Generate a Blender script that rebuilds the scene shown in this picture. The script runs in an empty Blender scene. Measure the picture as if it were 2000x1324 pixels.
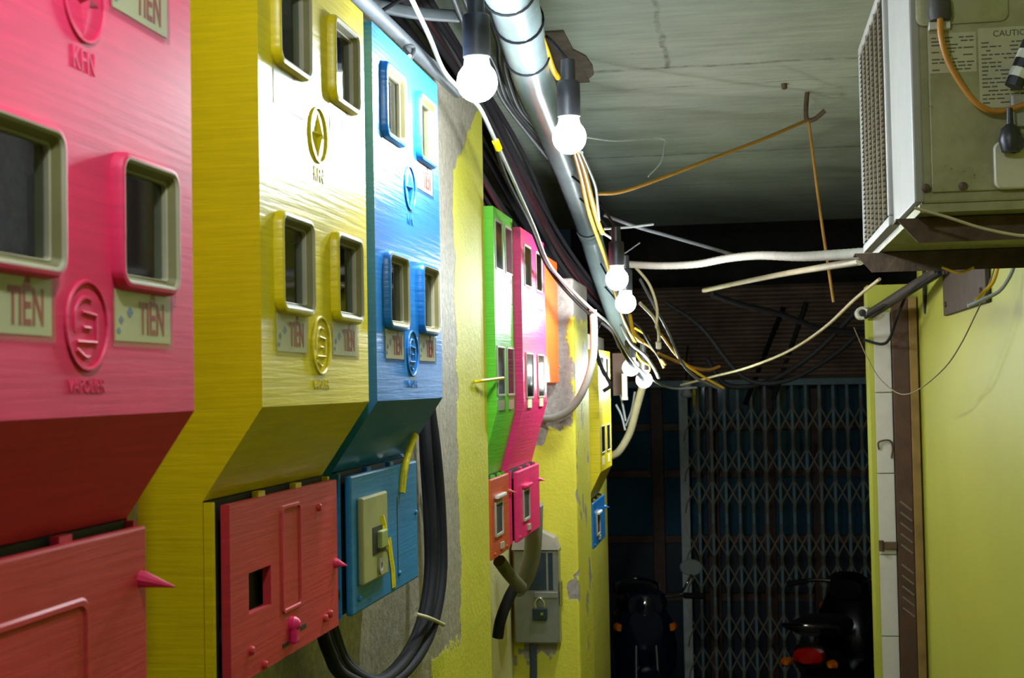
import bpy, bmesh, math, random
from mathutils import Vector, Matrix
random.seed(7)
sc = bpy.context.scene
COL = sc.collection
PI = math.pi
EYE = 2.2                                    # eye height above the alley floor

# ------------------------------------------------------------------ camera
FPX = 2700.0
def cam_axes():
    roll = math.radians(1.4)
    d = Vector(((1454-1000)/FPX, -(746-662)/FPX, 1.0)).normalized()   # alley direction seen by the camera
    e = Vector((-math.sin(roll), math.cos(roll), 0))
    v = (e - d*e.dot(d)).normalized()
    x = v.cross(d)
    if x[0] < 0: x = -x
    return x, d, v
AX, AY, AZ = cam_axes()
right = Vector((AX[0], AY[0], AZ[0])); up = Vector((AX[1], AY[1], AZ[1])); fwd = Vector((AX[2], AY[2], AZ[2]))
cd = bpy.data.cameras.new('camera'); cam = bpy.data.objects.new('camera', cd); COL.objects.link(cam)
cd.sensor_width = 36; cd.lens = 36*FPX/2000; cd.clip_start = 0.02; cd.clip_end = 100
cam.matrix_world = Matrix(((right[0], up[0], -fwd[0], 0), (right[1], up[1], -fwd[1], 0),
                           (right[2], up[2], -fwd[2], EYE), (0, 0, 0, 1)))
cd.dof.use_dof = True; cd.dof.focus_distance = 2.6; cd.dof.aperture_fstop = 14
sc.camera = cam

# ------------------------------------------------------------------ world and exposure
w = bpy.data.worlds.new('night'); sc.world = w; w.use_nodes = True
w.node_tree.nodes['Background'].inputs[0].default_value = (0.03, 0.045, 0.06, 1)
w.node_tree.nodes['Background'].inputs[1].default_value = 0.12
sc.view_settings.view_transform = 'Standard'; sc.view_settings.look = 'None'
sc.view_settings.gamma = 1.0; sc.view_settings.use_curve_mapping = False
sc.view_settings.exposure = 0.0
sc.cycles.sample_clamp_indirect = 6.0
sc.cycles.use_denoising = True
BULB = 430.0                                 # radiance of the two nearest lit bulbs of the string
BULB_FAR = 330.0
BULB_FILL = 70.0
BULB_OVER = 340.0

def ray(px, py):
    c = Vector(((px-1000)/FPX, -(py-662)/FPX, 1.0))
    return Vector((AX.dot(c), AY.dot(c), AZ.dot(c)))
def at(px, py, y):                           # point at depth y along the alley
    r = ray(px, py); r = r*(y/r[1]); return Vector((r[0], r[1], r[2]+EYE))
def atx(px, py, x):                          # point on a plane parallel to the side walls
    r = ray(px, py); r = r*(x/r[0]); return Vector((r[0], r[1], r[2]+EYE))

# ------------------------------------------------------------------ materials
MATS = {}
def nodes_of(name):
    m = bpy.data.materials.new(name); m.use_nodes = True
    nt = m.node_tree; return m, nt, nt.nodes['Principled BSDF']
def lin(c):
    return tuple((v/12.92 if v <= .04045 else ((v+.055)/1.055)**2.4) for v in c)
def rgb(r, g, b): return lin((r/255, g/255, b/255))
def coords(nt, scale=(1, 1, 1), kind='Object', rot=(0,0,0)):
    tc = nt.nodes.new('ShaderNodeTexCoord'); mp = nt.nodes.new('ShaderNodeMapping')
    mp.inputs['Scale'].default_value = scale; mp.inputs['Rotation'].default_value = rot
    nt.links.new(tc.outputs[kind], mp.inputs['Vector']); return mp.outputs['Vector']
def noise(nt, vec, scale, detail=4, rough=.6):
    n = nt.nodes.new('ShaderNodeTexNoise'); n.inputs['Scale'].default_value = scale
    n.inputs['Detail'].default_value = detail; n.inputs['Roughness'].default_value = rough
    nt.links.new(vec, n.inputs['Vector']); return n.outputs['Fac']
def ramp(nt, fac, stops):
    r = nt.nodes.new('ShaderNodeValToRGB'); el = r.color_ramp.elements
    while len(el) < len(stops): el.new(0.5)
    for e, (p, c) in zip(el, stops):
        e.position = p; e.color = (*c, 1) if len(c) == 3 else c
    nt.links.new(fac, r.inputs['Fac']); return r.outputs['Color']
def mathn(nt, op, a, b=None, clamp=False):
    n = nt.nodes.new('ShaderNodeMath'); n.operation = op; n.use_clamp = clamp
    for i, v in enumerate((a, b)):
        if v is None: continue
        if isinstance(v, (int, float)): n.inputs[i].default_value = v
        else: nt.links.new(v, n.inputs[i])
    return n.outputs[0]
def mixc(nt, fac, a, b):
    n = nt.nodes.new('ShaderNodeMix'); n.data_type = 'RGBA'
    if isinstance(fac, (int, float)): n.inputs[0].default_value = fac
    else: nt.links.new(fac, n.inputs[0])
    for i, v in ((6, a), (7, b)):
        if isinstance(v, tuple): n.inputs[i].default_value = (*v[:3], 1)
        else: nt.links.new(v, n.inputs[i])
    return n.outputs[2]
def bump(nt, b, h, strength=.3, dist=.01):
    n = nt.nodes.new('ShaderNodeBump'); n.inputs['Strength'].default_value = strength
    n.inputs['Distance'].default_value = dist
    nt.links.new(h, n.inputs['Height']); nt.links.new(n.outputs[0], b.inputs['Normal'])

def plain(name, c, rough=.5, metal=0, var=.12, vscale=18, bumps=0.0, spec=.5):
    if name in MATS: return MATS[name]
    m, nt, b = nodes_of(name)
    f = noise(nt, coords(nt), vscale)
    dk = tuple(v*(1-var) for v in c); lt = tuple(min(1, v*(1+var)) for v in c)
    nt.links.new(ramp(nt, f, [(.3, dk), (.7, lt)]), b.inputs['Base Color'])
    b.inputs['Roughness'].default_value = rough; b.inputs['Metallic'].default_value = metal
    b.inputs['Specular IOR Level'].default_value = spec
    if bumps: bump(nt, b, noise(nt, coords(nt), vscale*4), bumps, .004)
    MATS[name] = m; return m

def paint(name, c, rough=.36, strokes=.3, coat=.0):
    """Hand-brushed glossy enamel: horizontal brush ridges, slightly uneven colour."""
    if name in MATS: return MATS[name]
    m, nt, b = nodes_of(name)
    s = noise(nt, coords(nt, (9, 7, 190)), 1.0, 3, .55)
    s2 = noise(nt, coords(nt, (30, 30, 60)), 1.0, 2)
    big = noise(nt, coords(nt), 7, 4)
    f = mathn(nt, 'ADD', mathn(nt, 'MULTIPLY', s, .55), mathn(nt, 'MULTIPLY', big, .45))
    nt.links.new(ramp(nt, f, [(.36, tuple(v*.86 for v in c)), (.62, tuple(min(1, v*1.06) for v in c))]), b.inputs['Base Color'])
    b.inputs['Roughness'].default_value = rough
    b.inputs['Specular IOR Level'].default_value = .55
    bump(nt, b, mathn(nt, 'ADD', s, mathn(nt, 'MULTIPLY', s2, .4)), strokes, .0025)
    MATS[name] = m; return m

def emit(name, c, strength):
    m, nt, b = nodes_of(name)
    b.inputs['Base Color'].default_value = (.8, .8, .8, 1)
    b.inputs['Emission Color'].default_value = (*c, 1); b.inputs['Emission Strength'].default_value = strength
    return m

def glass(name, tint=(.8, .85, .85), refl=.12, rough=.05):
    m = bpy.data.materials.new(name); m.use_nodes = True; nt = m.node_tree
    nt.nodes.remove(nt.nodes['Principled BSDF']); out = nt.nodes['Material Output']
    t = nt.nodes.new('ShaderNodeBsdfTransparent'); t.inputs[0].default_value = (*tint, 1)
    g = nt.nodes.new('ShaderNodeBsdfGlossy'); g.inputs['Roughness'].default_value = rough
    lw = nt.nodes.new('ShaderNodeFresnel'); lw.inputs[0].default_value = 1.45
    ge = nt.nodes.new('ShaderNodeNewGeometry')
    f = mathn(nt, 'ADD', mathn(nt, 'MULTIPLY', lw.outputs[0], .6), refl*.3, True)
    f = mathn(nt, 'MULTIPLY', f, mathn(nt, 'SUBTRACT', 1.0, ge.outputs['Backfacing']))
    mx = nt.nodes.new('ShaderNodeMixShader'); nt.links.new(f, mx.inputs[0])
    nt.links.new(t.outputs[0], mx.inputs[1]); nt.links.new(g.outputs[0], mx.inputs[2])
    nt.links.new(mx.outputs[0], out.inputs['Surface']); return m

PINK   = paint('pink_enamel', rgb(232, 48, 100), .56, .16)
CORAL  = paint('coral_red_enamel', rgb(202, 50, 58), .5, .2)
YELLOW = paint('yellow_enamel', rgb(228, 205, 8))
BLUE   = paint('blue_enamel', rgb(28, 118, 196), .32)
BLUE_D = paint('blue_enamel_warm_bounce', rgb(28, 120, 178), .45, .2)  # box blue again, with warm bounce light mixed into the colour
GREEN  = paint('green_enamel', rgb(96, 196, 30))
HOTP   = paint('hot_pink_enamel', rgb(236, 40, 112))
ORANGE = paint('orange_enamel', rgb(240, 104, 40), .4)
ORED   = paint('orange_red_enamel', rgb(206, 84, 40), .45)
OLIVE  = plain('bare_box_rim', rgb(122, 114, 68), .6)
PALE   = plain('pale_rim', rgb(168, 160, 134), .6)
DARK   = plain('dark_interior', rgb(38, 36, 26), .7)
METERM = plain('meter_dark_plastic', rgb(58, 56, 44), .4)
DIAL   = plain('meter_dial', rgb(150, 148, 110), .5)
PANE   = glass('window_pane_glass', (.7, .74, .72), .06)
CLEARP = glass('clear_cover', (.55, .62, .62), .5, .12)
CREAM  = plain('cream_sticker', rgb(226, 222, 170), .45, var=.06)
REDINK = plain('red_print', rgb(176, 48, 46), .5)
BLUINK = plain('blue_print', rgb(120, 150, 176), .5)
TAPE   = glass('clear_tape', (.93, .93, .95), .5, .12)
BLACKP = plain('black_plastic', rgb(34, 34, 38), .42)
BLACKC = plain('black_cable', rgb(30, 29, 32), .7, spec=.2)
GREYC  = plain('grey_cable', rgb(88, 90, 94), .5)
DARKC  = plain('dark_bundle_cable', rgb(40, 36, 40), .9, spec=.1)
MAROON = plain('maroon_cable', rgb(62, 32, 36), .9, spec=.1)
WHITEC = plain('white_cord', rgb(160, 164, 164), .4)
BEIGEC = plain('beige_cord', rgb(186, 176, 140), .5)
YELC   = plain('yellow_wire', rgb(216, 168, 30), .4)
BROWNW = plain('dusty_yellow_cord', rgb(150, 108, 34), .6)
STEEL  = plain('galvanised_steel', rgb(150, 152, 146), .38, .7)
RUST   = plain('rusted_steel', rgb(84, 66, 50), .8, .1, .4, 24, .3)
PVC    = plain('grey_pvc_pipe', rgb(126, 140, 142), .25, .0, .10, 9)
PVC2   = plain('grey_conduit', rgb(88, 94, 100), .5)
WHITEP = plain('white_plastic', rgb(214, 214, 204), .4)
HOSE   = plain('dirty_white_hose', rgb(160, 158, 146), .75, spec=.2)
BEHOSE = plain('beige_hose', rgb(170, 160, 128), .6)
CHROME = plain('chrome', rgb(220, 220, 220), .12, 1.0, .03)
WOOD   = plain('dark_brown_wood', rgb(74, 50, 36), .6, 0, .3, 14, .2)
TEAL   = plain('dark_teal_gate_paint', rgb(124, 152, 154), .5, .1)
BRASSY = plain('gate_strip_paint', rgb(128, 124, 98), .5, .1)
TYRE   = plain('black_rubber', rgb(18, 18, 18), .8)
BIKEK  = plain('black_bike_body', rgb(12, 12, 15), .2)
BIKEB  = plain('dark_blue_bike_body', rgb(16, 22, 40), .2)
SEATM  = plain('bike_seat', rgb(16, 15, 15), .55)
REDL   = plain('red_lens', rgb(170, 14, 12), .15)
AMBL   = plain('amber_lens', rgb(220, 110, 20), .15)
MIRR   = plain('mirror_glass', rgb(210, 220, 210), .15, .6, .02)
TILE   = plain('white_tile', rgb(196, 194, 188), .3, 0, .06)

def ac_mat():
    m, nt, b = nodes_of('grimy_cream_metal')
    v = coords(nt); n1 = noise(nt, v, 9, 6, .7); n2 = noise(nt, v, 34, 4, .7)
    base = ramp(nt, n1, [(.35, rgb(128, 124, 84)), (.6, rgb(158, 155, 116))])
    spots = ramp(nt, n2, [(.30, (1, 1, 1)), (.36, (0, 0, 0))])
    nt.links.new(mixc(nt, spots, base, rgb(84, 74, 42)), b.inputs['Base Color'])
    b.inputs['Roughness'].default_value = .5; return m
ACM = ac_mat()
ACW = plain('white_ac_plastic', rgb(150, 147, 140), .5, 0, .08, 12)

def wall_mat(name, paint_c, bare_c, edge, wobble=.12):
    """Painted plaster whose paint stops at a ragged edge; edge(nt, x, y, z) > 0 means painted."""
    m, nt, b = nodes_of(name)
    tc = nt.nodes.new('ShaderNodeTexCoord'); sp = nt.nodes.new('ShaderNodeSeparateXYZ')
    nt.links.new(tc.outputs['Object'], sp.inputs[0])
    n1 = noise(nt, tc.outputs['Object'], 11, 6, .65); n2 = noise(nt, tc.outputs['Object'], 60, 5, .7)
    n3 = noise(nt, tc.outputs['Object'], 3, 5, .6)
    wob = mathn(nt, 'MULTIPLY', mathn(nt, 'SUBTRACT', n1, .5), wobble)
    e = edge(nt, sp.outputs[0], sp.outputs[1], sp.outputs[2])
    f = mathn(nt, 'MULTIPLY', mathn(nt, 'ADD', e, wob), 120, True)
    pc = ramp(nt, n3, [(.3, tuple(v*.86 for v in paint_c)), (.7, paint_c)])
    bc = ramp(nt, n2, [(.3, tuple(v*.6 for v in bare_c)), (.7, tuple(v*1.15 for v in bare_c))])
    nt.links.new(mixc(nt, f, bc, pc), b.inputs['Base Color'])
    b.inputs['Roughness'].default_value = .6
    h = mathn(nt, 'ADD', mathn(nt, 'MULTIPLY', f, .35), mathn(nt, 'ADD', mathn(nt, 'MULTIPLY', n2, .35), mathn(nt, 'MULTIPLY', n1, .5)))
    bump(nt, b, h, .55, .012); return m
YW = rgb(222, 214, 62); BARE = rgb(172, 162, 146)
def edge_near(nt, x, y, z):      # painted from y 2.86 on, and everywhere low down
    a = mathn(nt, 'SUBTRACT', y, mathn(nt, 'ADD', 2.86, mathn(nt, 'MULTIPLY', mathn(nt, 'MAXIMUM', mathn(nt, 'SUBTRACT', z, EYE+.46), 0), 1.6)))
    c = mathn(nt, 'MINIMUM', mathn(nt, 'SUBTRACT', EYE-.52, z), mathn(nt, 'SUBTRACT', y, 2.62))
    return mathn(nt, 'MAXIMUM', a, c)
def edge_far(nt, x, y, z):       # painted below about eye level and along the corridor corner
    a = mathn(nt, 'SUBTRACT', EYE-.13, z)
    c = mathn(nt, 'MINIMUM', mathn(nt, 'SUBTRACT', x, -.553), mathn(nt, 'SUBTRACT', EYE+.22, z))
    chips = mathn(nt, 'MULTIPLY', mathn(nt, 'SUBTRACT', noise(nt, coords(nt, (1, 1, .7)), 9, 3, .5), .36), .9)
    return mathn(nt, 'MINIMUM', mathn(nt, 'MAXIMUM', a, c), chips)
W_NEAR = wall_mat('yellow_paint_over_concrete', YW, BARE, edge_near)
W_PIL = wall_mat('flaking_yellow_pillar', YW, rgb(168, 158, 150), edge_far)
W_CREAM = wall_mat('cream_plaster', rgb(214, 206, 150), BARE, lambda nt, x, y, z: mathn(nt, 'SUBTRACT', EYE-.35, z))
W_YEL = wall_mat('yellow_plaster', rgb(220, 212, 76), BARE, lambda nt, x, y, z: mathn(nt, 'SUBTRACT', EYE+.12, z))
W_RIGHT = plain('lime_wall_paint', rgb(170, 175, 62), .5, 0, .06, 2.2, .05)
W_DARK = plain('dark_wall', rgb(70, 64, 60), .9, 0, .3, 6, .4)  # dark concrete tone for the outer walls and the far end
FLOORM = plain('wet_dark_concrete', rgb(66, 64, 62), .6, 0, .25, 5, .3)

def ceiling_mat():
    m, nt, b = nodes_of('stained_concrete_ceiling')
    tc = nt.nodes.new('ShaderNodeTexCoord'); sp = nt.nodes.new('ShaderNodeSeparateXYZ')
    nt.links.new(tc.outputs['Object'], sp.inputs[0])
    big = noise(nt, tc.outputs['Object'], 1.6, 6, .6)
    grain = noise(nt, coords(nt, (1.2, 9, 1)), 4, 5, .6)
    fine = noise(nt, tc.outputs['Object'], 22, 6, .75)
    wob = mathn(nt, 'MULTIPLY', mathn(nt, 'SUBTRACT', noise(nt, tc.outputs['Object'], 6, 4), .5), .05)
    base = ramp(nt, mathn(nt, 'ADD', mathn(nt, 'MULTIPLY', big, .6), mathn(nt, 'MULTIPLY', grain, .4)),
                [(.34, rgb(126, 134, 120)), (.66, rgb(166, 174, 158))])
    specks = ramp(nt, fine, [(.29, (1, 1, 1)), (.33, (0, 0, 0))])
    col = mixc(nt, mathn(nt, 'MULTIPLY', specks, .7), base, rgb(66, 66, 56))
    for axis, pos, wd in ((1, 3.94, .016), (1, 4.2, .008), (1, 5.45, .022), (1, 6.3, .01), (0, -.19, .01)):
        d = mathn(nt, 'ABSOLUTE', mathn(nt, 'SUBTRACT', mathn(nt, 'ADD', sp.outputs[axis], wob), pos))
        ln = mathn(nt, 'MULTIPLY', mathn(nt, 'SUBTRACT', wd, d), 160, True)
        ln = mathn(nt, 'MULTIPLY', ln, mathn(nt, 'MULTIPLY', mathn(nt, 'SUBTRACT', fine, .35), 3.2, True))
        if axis == 0: ln = mathn(nt, 'MULTIPLY', ln, mathn(nt, 'LESS_THAN', sp.outputs[1], 3.95))
        col = mixc(nt, mathn(nt, 'MULTIPLY', ln, .8), col, rgb(70, 70, 58))
    nt.links.new(col, b.inputs['Base Color']); b.inputs['Roughness'].default_value = .8
    bump(nt, b, mathn(nt, 'ADD', fine, mathn(nt, 'MULTIPLY', grain, .8)), .3, .01); return m
CEILM = ceiling_mat()

# ------------------------------------------------------------------ geometry helpers
def add_box(bm, a, b, bev=0, seg=2):
    """Axis-aligned box from corner a to corner b, optionally bevelled."""
    lo = [min(a[i], b[i]) for i in range(3)]; hi = [max(a[i], b[i]) for i in range(3)]
    vs = [bm.verts.new((x, y, z)) for x in (lo[0], hi[0]) for y in (lo[1], hi[1]) for z in (lo[2], hi[2])]
    fs = [bm.faces.new([vs[i] for i in q]) for q in ((0,1,3,2), (4,6,7,5), (0,4,5,1), (2,3,7,6), (0,2,6,4), (1,5,7,3))]
    if bev:
        es = list({e for f in fs for e in f.edges})
        bmesh.ops.bevel(bm, geom=es, offset=bev, segments=seg, affect='EDGES', profile=.5)
    return fs
def add_prism(bm, poly, axis, a, b):
    """Polygon (pairs of the two other axes in order) extruded along axis from a to b."""
    o = [i for i in range(3) if i != axis]
    def mk(p, t):
        c = [0, 0, 0]; c[o[0]] = p[0]; c[o[1]] = p[1]; c[axis] = t; return bm.verts.new(c)
    A = [mk(p, a) for p in poly]; B = [mk(p, b) for p in poly]
    n = len(poly); bm.faces.new(A); bm.faces.new(B[::-1])
    for i in range(n): bm.faces.new((A[i], B[i], B[(i+1) % n], A[(i+1) % n]))
def add_rings(bm, rings, cap0=True, cap1=True, closed=True):
    R = [[bm.verts.new(p) for p in r] for r in rings]; n = len(R[0])
    for a, b in zip(R, R[1:]):
        for i in range(n if closed else n-1):
            j = (i+1) % n; bm.faces.new((a[i], a[j], b[j], b[i]))
    if cap0: bm.faces.new(R[0][::-1])
    if cap1: bm.faces.new(R[-1])
def add_lathe(bm, prof, n=20, origin=(0, 0, 0), axis=2):
    """Profile of (radius, height) turned about an axis."""
    o = Vector(origin); rings = []
    for r, h in prof:
        ring = []
        for k in range(n):
            a = 2*PI*k/n; c, s = r*math.cos(a), r*math.sin(a)
            ring.append(o + Vector({2: (c, s, h), 1: (c, h, s), 0: (h, c, s)}[axis]))
        rings.append(ring)
    add_rings(bm, rings)
def smooth_path(pts, n=6):
    P = [Vector(p) for p in pts]
    if len(P) < 3: return P
    out = []; Q = [P[0]*2-P[1]] + P + [P[-1]*2-P[-2]]
    for i in range(1, len(Q)-2):
        a, b, c, d = Q[i-1:i+3]
        for k in range(n):
            t = k/n
            out.append(.5*((2*b)+(c-a)*t+(2*a-5*b+4*c-d)*t*t+(3*b-a-3*c+d)*t**3))
    out.append(P[-1]); return out
def add_tube(bm, pts, r, n=8, sub=6, rib=0):
    path = smooth_path(pts, sub); rings = []; prev = None
    for i, p in enumerate(path):
        t = (path[min(i+1, len(path)-1)] - path[max(i-1, 0)]).normalized()
        if prev is None:
            ref = Vector((0, 0, 1)) if abs(t.z) < .9 else Vector((1, 0, 0)); u = t.cross(ref).normalized()
        else: u = (prev - t*prev.dot(t)).normalized()
        prev = u; v = t.cross(u); rr = r(i/(len(path)-1)) if callable(r) else r
        if rib and i % 2: rr *= 1-rib
        rings.append([p + (u*math.cos(2*PI*k/n) + v*math.sin(2*PI*k/n))*rr for k in range(n)])
    add_rings(bm, rings)
def rrect(cy, cz, hy, hz, rad, n=5):
    out = []
    for (sy, sz, a0) in ((1, 1, 0), (-1, 1, 90), (-1, -1, 180), (1, -1, 270)):
        for k in range(n+1):
            a = math.radians(a0 + 90*k/n)
            out.append((cy+sy*(hy-rad)+rad*math.cos(a), cz+sz*(hz-rad)+rad*math.sin(a)))
    return out
def add_loft(bm, secs, n=14, p=2.6, axis=1):
    """Superellipse sections (position, centre x, centre z, half width, half height)."""
    rings = []
    for s, cx, cz, hw, hh in secs:
        ring = []
        for k in range(n):
            a = 2*PI*k/n; c, q = math.cos(a), math.sin(a)
            X = cx+hw*math.copysign(abs(c)**(2/p), c); Z = cz+hh*math.copysign(abs(q)**(2/p), q)
            ring.append((X, s, Z) if axis == 1 else (X, Z, s))
        rings.append(ring)
    add_rings(bm, rings)

def obj(name, bm, mat, parent=None, smooth=False, flat_angle=35, loc=None):
    if isinstance(bm, bpy.types.Mesh): me = bm
    else:
        bmesh.ops.recalc_face_normals(bm, faces=bm.faces)
        me = bpy.data.meshes.new(name); bm.to_mesh(me); bm.free()
    if mat and not me.materials: me.materials.append(mat)
    if smooth:
        me.polygons.foreach_set('use_smooth', [True]*len(me.polygons))
        try: me.set_sharp_from_angle(angle=math.radians(flat_angle))
        except Exception: pass
    o = bpy.data.objects.new(name, me); COL.objects.link(o)
    if parent: o.parent = parent
    if loc: o.location = loc
    return o
def tag(o, label, cat, group=None):
    o['label'] = label; o['category'] = cat
    if group: o['group'] = group
    return o
def thing(name, label, cat, loc=(0, 0, 0), rotz=0, group=None):
    o = bpy.data.objects.new(name, None); COL.objects.link(o); o.location = loc; o.rotation_euler = (0, 0, rotz)
    o.empty_display_size = .05
    return tag(o, label, cat, group)
def struct(name, bm, mat, parent=None):
    o = obj(name, bm, mat, parent)
    if not parent: o['kind'] = 'structure'
    return o
def box_obj(name, a, b, mat, parent=None, bev=0):
    bm = bmesh.new(); add_box(bm, a, b, bev); return obj(name, bm, mat, parent)
def tube_obj(name, pts, r, mat, parent=None, n=8, sub=6, rib=0):
    bm = bmesh.new(); add_tube(bm, pts, r, n, sub, rib); return obj(name, bm, mat, parent, True, 60)
def cable(name, pts, r, mat, label, cat='cable', group=None, n=8, rib=0, sub=6):
    """Cable hung along (px, py, depth) sight points."""
    P = [at(*p) for p in pts]
    return tag(tube_obj(name, P, r, mat, None, n, sub, rib), label, cat, group)
def text_mesh(body, size, mat_world, depth=.0008, sx=1.0, bold=0.0):
    cu = bpy.data.curves.new('lettering', 'FONT'); cu.body = body; cu.size = size
    cu.extrude = depth; cu.offset = bold; cu.align_x = 'CENTER'; cu.align_y = 'CENTER'; cu.resolution_u = 3
    t = bpy.data.objects.new('lettering', cu); COL.objects.link(t)
    bpy.context.view_layer.update()
    dg = bpy.context.evaluated_depsgraph_get()
    me = bpy.data.meshes.new_from_object(t.evaluated_get(dg))
    COL.objects.unlink(t); bpy.data.objects.remove(t); bpy.data.curves.remove(cu)
    me.transform(mat_world @ Matrix.Diagonal((sx, 1, 1, 1))); me.materials.clear(); return me
def face_x(x, y, z): return Matrix(((0, 0, 1, x), (1, 0, 0, y), (0, 1, 0, z), (0, 0, 0, 1)))   # reads along +y, faces +x
def face_ny(x, y, z): return Matrix(((1, 0, 0, x), (0, 0, -1, y), (0, 1, 0, z), (0, 0, 0, 1)))  # reads along +x, faces -y

# ================================================================== STRUCTURE
Z0, ZC = 0.0, EYE+.9
bm = bmesh.new(); add_box(bm, (-1.6, -3, -.1), (1.6, 10.9, 0)); struct('floor', bm, FLOORM)
bm = bmesh.new()
prof = [(-3, ZC+.2), (7.9, ZC+.2), (7.9, ZC), (-3, ZC)]
add_box(bm, (-1.3, -3, ZC), (1.0, 7.9, ZC+.18)); struct('ceiling', bm, CEILM)
bm = bmesh.new(); add_prism(bm, [(-.95, -3), (-.64, -3), (-.64, 2.3), (-.60, 2.7), (-.60, 3.21), (-.95, 3.21)], 2, 0, EYE+.66); struct('wall_left', bm, W_NEAR)
bm = bmesh.new(); add_box(bm, (-.95, 3.21, 0), (-.75, 4.4, EYE+.40)); struct('wall_left_recess', bm, W_CREAM)
bm = bmesh.new(); add_box(bm, (-.95, 4.4, 0), (-.535, 4.8, EYE+.345), .008); struct('wall_left_pillar', bm, W_PIL)
bm = bmesh.new(); add_box(bm, (-.95, 4.8, 0), (-.6, 6.0, EYE+.2)); struct('wall_left_far', bm, W_YEL)
bm = bmesh.new(); add_box(bm, (-1.3, -3, 0), (-1.15, 10.6, ZC)); struct('wall_left_outer', bm, W_DARK)
bm = bmesh.new(); add_box(bm, (.58, -3, 0), (.8, 4.8, ZC)); struct('wall_right', bm, W_RIGHT)
bm = bmesh.new(); add_box(bm, (.98, 4.95, 0), (1.15, 10.6, EYE+1.3)); struct('wall_right_far', bm, W_DARK)
bm = bmesh.new(); add_box(bm, (-1.3, -3.15, 0), (1.0, -3, ZC)); struct('wall_rear', bm, W_RIGHT)
bm = bmesh.new(); add_box(bm, (-1.3, 10.6, EYE), (1.15, 10.8, EYE+1.4)); struct('wall_back', bm, W_DARK)
bm = bmesh.new(); add_box(bm, (-1.3, 7.9, EYE+1.35), (1.15, 10.8, EYE+1.5)); struct('ceiling_far', bm, W_DARK)

hp = thing('ceiling_hatch', 'dark square patch with sooty edges in the ceiling beside the pipe', 'patch', (-.475, 3.75, ZC-.006))
bm = bmesh.new(); add_box(bm, (-.05, -.30, 0), (.045, .30, .0055), .002); obj('board', bm, plain('sooty_board', rgb(92, 78, 64), .9, 0, .35, 16, .3), hp)
bm = bmesh.new(); add_prism(bm, [(.045, -.1), (.07, -.02), (.075, .1), (.068, .2), (.045, .26)], 2, .001, .0052); obj('soot_smear', bm, plain('sooty_board', (0, 0, 0)), hp)
# pillar on the right: yellow return, white tile strip, brown board
bm = bmesh.new(); add_box(bm, (.418, 4.815, 0), (.98, 4.95, EYE+.32)); struct('wall_right_pillar', bm, W_RIGHT)
tr = bpy.data.objects.new('trim_1', None); COL.objects.link(tr); tr['kind'] = 'structure'
z = -.02
for k in range(9):
    z1 = z+.272
    bm = bmesh.new(); add_box(bm, (.434, 4.803, max(0, z)+.0015), (.489, 4.8135, min(z1, EYE+.28)-.0015), .001, 1)
    obj('tile', bm, TILE, tr); z = z1
bw = thing('wooden_board', 'tall worn brown board with slanting scrapes standing at the end of the right wall', 'board', (0, 4.8, 0))
bm = bmesh.new(); add_box(bm, (.492, -.012, 0), (.547, .012, EYE+.285), .003); obj('board', bm, WOOD, bw)
bm = bmesh.new(); add_box(bm, (.547, -.018, 0), (.574, .010, EYE+.275), .002)
obj('edge_strip', bm, plain('ochre_wood', rgb(134, 108, 52), .6, 0, .3, 10, .2), bw)['label'] = 'ochre edge strip of the board'
for k in range(10):
    zz = EYE-.42-.036*k - (.03 if k > 4 else 0)
    bm = bmesh.new(); add_tube(bm, [(.503, -.014, zz+.012), (.54, -.014, zz-.018)], .0035, 6); obj('scrape_ridge', bm, plain('scraped_wood', rgb(122, 108, 92), .5), bw)
bk = thing('hinge_bracket', 'rusty steel hinge lug on the white tile strip', 'bracket', (.46, 4.795, EYE-.556))
bm = bmesh.new(); add_box(bm, (-.026, -.012, -.012), (.03, .006, .012), .003); obj('lug', bm, RUST, bk)
bm = bmesh.new(); add_lathe(bm, [(.008, -.018), (.008, .018)], 10, (-.022, -.012, 0)); obj('pin', bm, RUST, bk)
tag(tube_obj('wire_hasp', [(.44, 4.796, EYE-.235), (.44, 4.79, EYE-.21), (.475, 4.79, EYE-.205), (.485, 4.796, EYE-.23), (.48, 4.796, EYE-.265)], .003, RUST),
    'small bent rusty wire hook on the white tile strip', 'hook')

# ================================================================== METER BOXES
def rings_x(bm, spec, cy, cz, hy, hz, rad, x0):
    rr = []
    for o, h in spec:
        rr.append([(x0+h, y, zz) for y, zz in rrect(cy, cz, hy+o, hz+o, max(.003, rad+o))])
    add_rings(bm, rr, False, False)

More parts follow.
